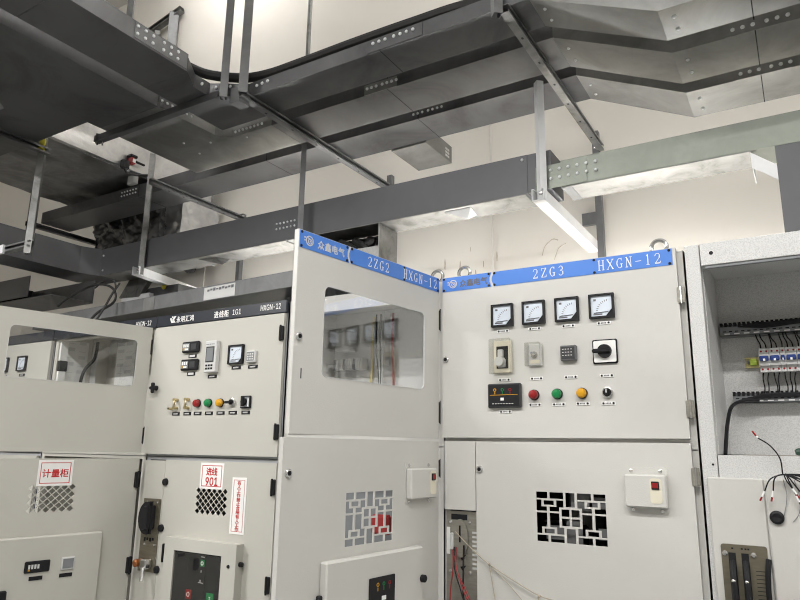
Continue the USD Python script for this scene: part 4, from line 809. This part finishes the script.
part(t, 'drop_section', box(.0, .62, .501, .70, 2.296, 2.831), 'tray_low', 'dark grey riser going down into the open cabinet', smooth=False)
part(t, 'flared_flap', cat(ext_plan([[(-.093, .50), (-.090, .70), (-.086, .70), (-.089, .50)]], 2.752, 2.818), (np.array([[-.093, .5, 2.822], [-.093, .5, 2.752], [0, .5, 2.677], [0, .5, 2.745], [-.093, .497, 2.822], [-.093, .497, 2.752], [0, .497, 2.677], [0, .497, 2.745]]), np.array([[0, 1, 2], [0, 2, 3], [4, 6, 5], [4, 7, 6], [0, 4, 5], [0, 5, 1], [2, 6, 7], [2, 7, 3], [0, 3, 7], [0, 7, 4], [1, 5, 6], [1, 6, 2]]))), 'zinc', 'bright bent flap at the corner of the riser', smooth=False)
part(t, 'tray_elbow', ext_plan([[(-4.62, .5), (-4.62, .70), (-4.85, .70), (-4.98, .55), (-4.98, .0), (-4.68, .0), (-4.68, .36)]], 2.832, 3.045), 'tray_low', smooth=False)
part(t, 'tray_section', box(-4.98, -4.68, -4.0, -.001, 2.832, 3.045), 'tray_low', smooth=False)
bolts(t, [(-2.80+.03*i, .499, 2.915+.035*j) for i in range(6) for j in range(2)], '-y', .007)
bolts(t, [(-1.13, .499, 3.02), (-4.59, .499, 2.99), (-4.58, .499, 2.87)], '-y', .008)
part(t, 'loose_flap', (np.array([[-1.60, .53, 2.8265], [-1.44, .53, 2.8265], [-1.46, .66, 2.8265], [-1.60, .53, 2.8255], [-1.44, .53, 2.8255], [-1.49, .60, 2.790]]), np.array([[0, 1, 2], [3, 5, 4], [0, 3, 4], [0, 4, 1], [1, 4, 5], [1, 5, 2], [2, 5, 3], [2, 3, 0]])), 'zinc', 'pale torn flap', smooth=False)
part(t, 'loose_flap', (np.array([[-3.55, .53, 2.8265], [-3.40, .56, 2.8265], [-3.35, .64, 2.8265], [-3.55, .53, 2.8255], [-3.40, .56, 2.8255], [-3.40, .62, 2.79]]), np.array([[0, 1, 2], [3, 5, 4], [0, 3, 4], [0, 4, 1], [1, 4, 5], [1, 5, 2], [2, 5, 3], [2, 3, 0]])), 'galv_light', smooth=False)

t = thing('cable_riser', 'pale sheet metal riser with an open front showing black cables, above the 2ZG2 cabinet', 'riser', (-2.15, .6, 2.3))
part(t, 'riser_side', box(-2.016, -2.010, .50, .70, 2.296, 2.825), 'galv_light'); part(t, 'riser_side', box(-2.47, -2.464, .50, .70, 2.296, 2.825), 'galv_light')
part(t, 'riser_front', box(-2.463, -2.017, .50, .504, 2.296, 2.69), 'galv_light'); part(t, 'riser_back', box(-2.463, -2.017, .696, .70, 2.296, 2.825), 'tray')
for i, (a_, b_) in enumerate([((-2.40, 2.83), (-2.25, 2.6)), ((-2.33, 2.83), (-2.17, 2.6)), ((-2.24, 2.83), (-2.10, 2.6)), ((-2.15, 2.83), (-2.30, 2.6))]):
    part(t, 'cable', wire([(a_[0]-.03, .58+.02*i, 2.79), (a_[0], .58+.02*i, a_[1]-.06), ((a_[0]+b_[0])/2, .56+.02*i, 2.72), (b_[0], .57+.02*i, b_[1]), (b_[0], .6, 2.4)], .026), 'black_soft')

t = thing('low_cable_tray', 'light grey cable tray with a paper sticker, lying just above the navy headed cabinets', 'cable tray', (-3, .3, 2.4))
def slant(x0, x1, ya, yb, dep, z0, z1):
    return ext_plan([[(x0, ya), (x1, yb), (x1, yb+dep), (x0, ya+dep)]], z0, z1)
yL = lambda x: .10+(x+2.3)*-.055
for a_, b_ in ((-5.0, -3.62), (-3.618, -2.05)):
    part(t, 'tray_side', slant(a_, b_, yL(a_), yL(b_), .004, 2.392, 2.478), 'strut', smooth=False)
    part(t, 'tray_base', slant(a_, b_, yL(a_)+.005, yL(b_)+.005, .34, 2.394, 2.398), 'tray', smooth=False)
    part(t, 'tray_cover', slant(a_, b_, yL(a_), yL(b_), .345, 2.478, 2.482), 'strut', smooth=False)
part(t, 'joint_plate', slant(-3.615, -3.50, yL(-3.615)-.003, yL(-3.50)-.003, .002, 2.394, 2.477), 'tray_dusty', smooth=False)
for x in (-4.6, -3.4, -2.5):
    part(t, 'support_foot', box(x-.02, x+.02, .30, .34, 2.288, 2.393), 'strut')
a = part(t, 'sticker', slant(-3.02, -2.75, yL(-3.02)-.002, yL(-2.75)-.002, .0015, 2.396, 2.472), 'lgrey', 'pale paper sticker')
part(a, 'lettering', cat(*[slant(-2.99+.026*i, -2.97+.026*i, yL(-2.99+.026*i)-.0035, yL(-2.97+.026*i)-.0035, .0012, 2.446+.004*(i % 2), 2.458+.003*(i % 3)) for i in range(9)]), 'ink')

t = thing('open_duct_end', 'dark open ended duct below the lower tray at the far left', 'duct', (-4.7, .1, 2.6))
part(t, 'duct_body', cat(box(-5.45, -4.90, .12, .126, 2.62, 2.78), box(-5.45, -4.60, .12, .46, 2.60, 2.606), box(-5.45, -4.60, .45, .46, 2.60, 2.78)), 'tray', smooth=False)
part(t, 'duct_lip', box(-5.46, -5.44, .115, .46, 2.60, 2.79), 'black')
t = thing('short_duct', 'short pale square duct end below the lower tray beside the navy headed cabinets', 'duct', (-4.1, .6, 2.6))
part(t, 'duct_face', ext([[(-4.66, 2.70), (-4.50, 2.90), (-4.27, 2.85), (-4.42, 2.69)]], .72, .76), 'galv_light', smooth=False)
part(t, 'duct_body', box(-4.42, -4.02, .77, 1.0, 2.60, 2.758), 'tray', smooth=False)
part(t, 'duct_base', box(-4.64, -4.30, .73, 1.0, 2.60, 2.71), 'zinc', smooth=False)
part(t, 'foam_dab', sphere((-4.18, .765, 2.76), .028, 1, (1, .3, 1.2)), 'foam')

# ------------------------------------------------------------------ strut hangers
def strut(p0, p1, w=.041, m='strut', slot=None):
    """a square C-section strut between two points, lips towards slot"""
    p0, p1 = np.array(p0, float), np.array(p1, float); d = p1-p0; L = np.linalg.norm(d); d /= L
    s = np.array(slot if slot is not None else ([-1, 1, 0] if abs(d[2]) > .9 else [0, 0, -1]), float)
    s = s-d*(s@d); s /= np.linalg.norm(s); q = np.cross(d, s); k = .0025; h = w/2
    prof = [ring2(-h, -h, -h+k, h), ring2(h-k, -h, h, h), ring2(-h, -h, h, -h+k), ring2(-h, h-k, -h+.011, h), ring2(h-.011, h-k, h, h)]
    c = CrossSection()
    for r in prof: c = c+cs([r])
    m_ = c.extrude(L).to_mesh(); v = np.array(m_.vert_properties[:, :3])
    return (p0+v[:, :1]*q+v[:, 1:2]*s+v[:, 2:]*d, np.array(m_.tri_verts))
def slots(p0, p1, n, face, w=.014, l=.03, off=.0205):
    p0, p1 = np.array(p0, float), np.array(p1, float); f = np.array(face, float); d = (p1-p0)/np.linalg.norm(p1-p0); q = np.cross(d, f); ms = []
    for i in range(n):
        c = p0+(p1-p0)*(i+.5)/n+f*off; b = box(-l/2, l/2, -w/2, w/2, -.0006, .0006); ms.append((c+b[0][:, :1]*d+b[0][:, 1:2]*q+b[0][:, 2:]*f, b[1]))
    return cat(*ms)
CEIL = 6.5
def hanger(label, xu, xp, xl, yf, yb, ztop_rear, yp=.474, lower_y=(.46, 1.46), lower_m='zinc', wp=.041, wl=.062, skew=0.0, um='strut', pm='strut', zt=3.422):
    t = thing('strut_hanger', label, 'hanger frame', (xp, .7, 3.4))
    part(t, 'upper_crossbar', strut((xu, yf, 3.4435), (xu, yb, 3.4435), slot=(1, 0, 0)), um, smooth=False)
    part(t, 'crossbar_hole', slots((xu, yf+.1, 3.4435), (xu, yb-.1, 3.4435), 6, (0, 0, -1), .010, .016), 'black', kind='stuff')
    part(t, 'middle_post', strut((xp, yp, 2.765), (xp, yp, zt), wp), pm, smooth=False)
    part(t, 'lower_crossbar', strut((xl, lower_y[0]-.02, 2.793), (xl+skew, lower_y[1], 2.793), wl, slot=(0, 0, 1)), lower_m, 'bright zinc crossbar', smooth=False)
    part(t, 'rear_post', strut((xl+.05, yb, 2.7), (xl+.05, yb, ztop_rear), slot=(-1, 0, 0)), 'strut', smooth=False)
    part(t, 'bolt_head', cat(dome((xp, yp-.022, 2.80), .012, .01, 7), dome((xl+.05, yb-.022, 3.4435), .012, .01, 7)), 'chrome', kind='stuff')
    return t
t = hanger('grey strut frame at the right, its bright lower crossbar above the cabinet marked 2ZG3', -.955, -1.02, -1.032, -.14, 1.45, 3.56, wp=.037, um='galv_light', pm='zinc')
part(t, 'front_post', strut((-.99, -.143, 3.42), (-.99, -.143, CEIL)), 'strut', smooth=False)
part(t, 'wall_plate', box(-1.10, -1.0, 1.47, 1.5, 2.95, 3.03), 'strut')
t = hanger('grey strut frame in the middle with two long posts rising to the ceiling', -2.49, -2.555, -2.56, -.2, 1.40, 3.56, yp=.44, lower_m='strut', wp=.032)
part(t, 'front_post', strut((-2.575, -.235, 3.42), (-2.575, -.235, CEIL)), 'strut', smooth=False)
part(t, 'front_post', strut((-2.475, -.19, 3.44), (-2.475, -.19, CEIL), .048), 'strut', smooth=False)
part(t, 'cross_tie', strut((-2.60, -.235, 3.4435), (-3.70, -.235, 3.4435), slot=(0, 1, 0)), 'tray', smooth=False)
part(t, 'tie_end_post', strut((-3.67, -.235, 3.41), (-3.67, -.235, 3.47)), 'tray', smooth=False)
part(t, 'bracket', box(-2.56, -2.49, -.20, -.12, 3.40, 3.49), 'strut')
t = hanger('grey strut frame at the left, its bright lower crossbar beside the navy headed cabinets', -3.955, -4.085, -4.10, .38, 1.42, 3.53, skew=-.22, wp=.038, pm='galv_light', zt=3.72)
t = thing('strut_hanger', 'pale strut post at the far left with a short foot under the branching tray', 'hanger frame', (-4.2, -.3, 3))
part(t, 'post', strut((-4.195, -.30, 2.74), (-4.195, -.30, 3.55), slot=(-1, 1, 0)), 'galv_light', 'pale zinc post', smooth=False)
part(t, 'foot_bar', strut((-4.17, -.30, 2.806), (-5.05, -.30, 2.806), slot=(0, -1, 0)), 'strut', smooth=False)
part(t, 'foot_cap', box(-4.50, -4.44, -.335, -.32, 2.77, 2.83), 'zinc')
part(t, 'crossbar', strut((-4.15, -1.3, 3.4435), (-4.15, -.28, 3.4435), slot=(1, 0, 0)), 'tray', smooth=False)
part(t, 'foam_dab', cat(sphere((-4.16, -.325, 3.50), .03, 1, (1, .6, 1.3)), sphere((-4.165, -.325, 3.455), .022, 1)), 'foam', 'yellow dab of foam')
t = thing('strut_hanger', 'dark strut frame behind the pale post at the far left', 'hanger frame', (-5.7, .8, 3.4))
part(t, 'upper_crossbar', strut((-5.68, .45, 3.43), (-5.68, 1.44, 3.43), slot=(1, 0, 0)), 'tray', smooth=False)
part(t, 'front_post', strut((-5.72, .50, 3.38), (-5.72, .50, 3.95)), 'tray', smooth=False)
t = thing('wall_bracket', 'weathered strut bracket on the wall at the top, left of the paired posts', 'bracket', (-5.3, 1.45, 5.9))
part(t, 'bracket_arm', strut((-5.75, 1.40, 5.83), (-5.16, 1.44, 6.0), .06, slot=(0, -1, 0)), 'galv_light', smooth=False)
part(t, 'bracket_post', strut((-5.27, 1.44, 4.6), (-5.27, 1.44, 5.98), .09), 'strut', smooth=False)
part(t, 'bracket_post', strut((-5.52, 1.44, 4.6), (-5.52, 1.44, 5.86), .05), 'galv_light', smooth=False)
t = thing('tray_trapeze', 'thin rod and flat strut plate above the black cable, hung from the ceiling', 'hanger', (-3.0, .95, 4.4))
part(t, 'rod', cyl((-3.0, .95, 4.40), (-3.0, .95, CEIL), .017, 8), 'galv_light'); part(t, 'trapeze_plate', strut((-3.09, .95, 4.40), (-2.62, .95, 4.43), .05), 'galv_light', smooth=False)
single('ceiling_post', strut((-4.62, .5, 4.6), (-4.62, .5, CEIL), .05), 'strut', 'short dark post at the top edge above the elbowing trays', 'post', smooth=False)
single('conduit', cyl((-1.728, 1.487, 2.0), (-1.728, 1.487, 6.5), .008, 8), 'wall_plain', 'thin cream conduit running up the wall between the trays', 'conduit')

# ------------------------------------------------------------------ cables over the trays
single('power_cable', wire([(-2.76, -3.9, 3.60), (-2.76, -2.0, 3.60), (-2.76, -1.0, 3.60), (-2.755, -.5, 3.605), (-2.745, -.30, 3.61), (-2.69, -.20, 3.61), (-2.56, -.10, 3.61), (-2.41, -.06, 3.612), (-2.21, -.05, 3.616), (-1.829, -.05, 3.618), (-1.463, -.06, 3.604), (-1.134, -.06, 3.588), (-.6, -.03, 3.52), (-.2, -.03, 3.36), (.6, -.03, 3.345), (2.5, -.03, 3.345)], .028, 10), 'black_soft', 'thick black cable along the front tray, nearer of two', 'cable')
single('power_cable', wire([(-2.85, -3.9, 3.595), (-2.85, -2.0, 3.595), (-2.85, -.5, 3.60), (-2.83, -.20, 3.60), (-2.72, -.06, 3.605), (-2.5, .02, 3.61), (-2.2, .03, 3.62), (-1.6, .03, 3.64), (-1.35, .03, 3.65), (-1.1, .03, 3.60), (-.6, .04, 3.50), (-.2, .04, 3.35), (.6, .04, 3.340), (2.5, .04, 3.340)], .022, 10), 'black_soft', 'thick black cable along the front tray, farther of two', 'cable')
t = thing('cable_loop', 'thin black cables arching out of the low tray to the navy headed cabinet', 'cables', (-4.0, .1, 2.5))
part(t, 'cable', wire([(-4.62, .2, 2.53), (-4.54, .2, 2.57), (-4.36, .2, 2.62), (-4.20, .2, 2.643), (-4.05, .2, 2.62), (-3.95, .19, 2.56), (-3.915, .16, 2.48), (-3.93, .06, 2.39), (-3.97, .02, 2.31)], .0085), 'black_soft')
part(t, 'cable', wire([(-4.20, .2, 2.62), (-4.10, .2, 2.66), (-4.0, .2, 2.65), (-3.965, .2, 2.60), (-3.99, .2, 2.56)], .006), 'black_soft')
part(t, 'cable', wire([(-3.84, .14, 2.60), (-3.85, .10, 2.52), (-3.86, .06, 2.42), (-3.90, .02, 2.30)], .0075), 'black_soft')

# ------------------------------------------------------------------ insulated air duct
def crumple(m, amp, freq, seed=0, cuts=4):
    tm = trimesh.Trimesh(*m, process=True)
    for _ in range(cuts): tm = tm.subdivide()
    v = np.array(tm.vertices); n = meshkit.fbm(v*freq, 4, seed)-.5
    v = v+np.array(tm.vertex_normals)*(n*amp)[:, None]
    return (v, np.array(tm.faces))
t = thing('insulated_duct', 'foil wrapped insulated air duct crossing above the trays at the left', 'duct', (-4.9, .3, 3.8))
part(t, 'duct_run', crumple(box(-5.5, -4.36, -1.6, 1.35, 3.64, 4.15), .05, 5, 1, 5), 'foil_dark', 'horizontal duct with grey wrapped underside')
part(t, 'foil_side', crumple(box(-4.37, -4.33, -1.6, 1.3, 3.65, 4.14), .035, 9, 2, 5), 'foil', 'shiny quilted foil side')
part(t, 'duct_drop', crumple(box(-5.5, -4.58, .98, 1.40, 3.10, 3.66), .13, 8, 3, 6), 'wrap', 'wrapped drop of the duct behind the lower tray')
part(t, 'wrapping_film', crumple(box(-4.585, -4.36, 1.02, 1.42, 3.10, 3.64), .07, 9, 4, 5), 'foil', 'crinkled silver foil edge')
t = thing('valve_actuator', 'red and black device with cables on the foil wrapped duct', 'actuator', (-4.29, .45, 3.7))
part(t, 'actuator_body', box(-4.32, -4.27, .425, .468, 3.675, 3.73, .008), 'red_wire'); part(t, 'actuator_cap', cat(box(-4.325, -4.265, .415, .478, 3.727, 3.75, .006)), 'black')
part(t, 'actuator_lever', box(-4.30, -4.28, .468, .56, 3.70, 3.716, .005), 'black'); part(t, 'actuator_foot', box(-4.32, -4.275, .36, .425, 3.615, 3.69, .01), 'black')
part(t, 'cable', wire([(-4.30, .39, 3.63), (-4.30, .42, 3.60), (-4.29, .5, 3.605), (-4.29, .60, 3.64)], .010), 'black_soft'); part(t, 'actuator_label', box(-4.269, -4.266, .435, .46, 3.685, 3.715), 'white')
single('junction_box', box(-4.45, -4.36, .53, .572, 3.565, 3.645, .008), 'lgrey', 'small white junction box on the edge of the tray below the foil duct', 'box')
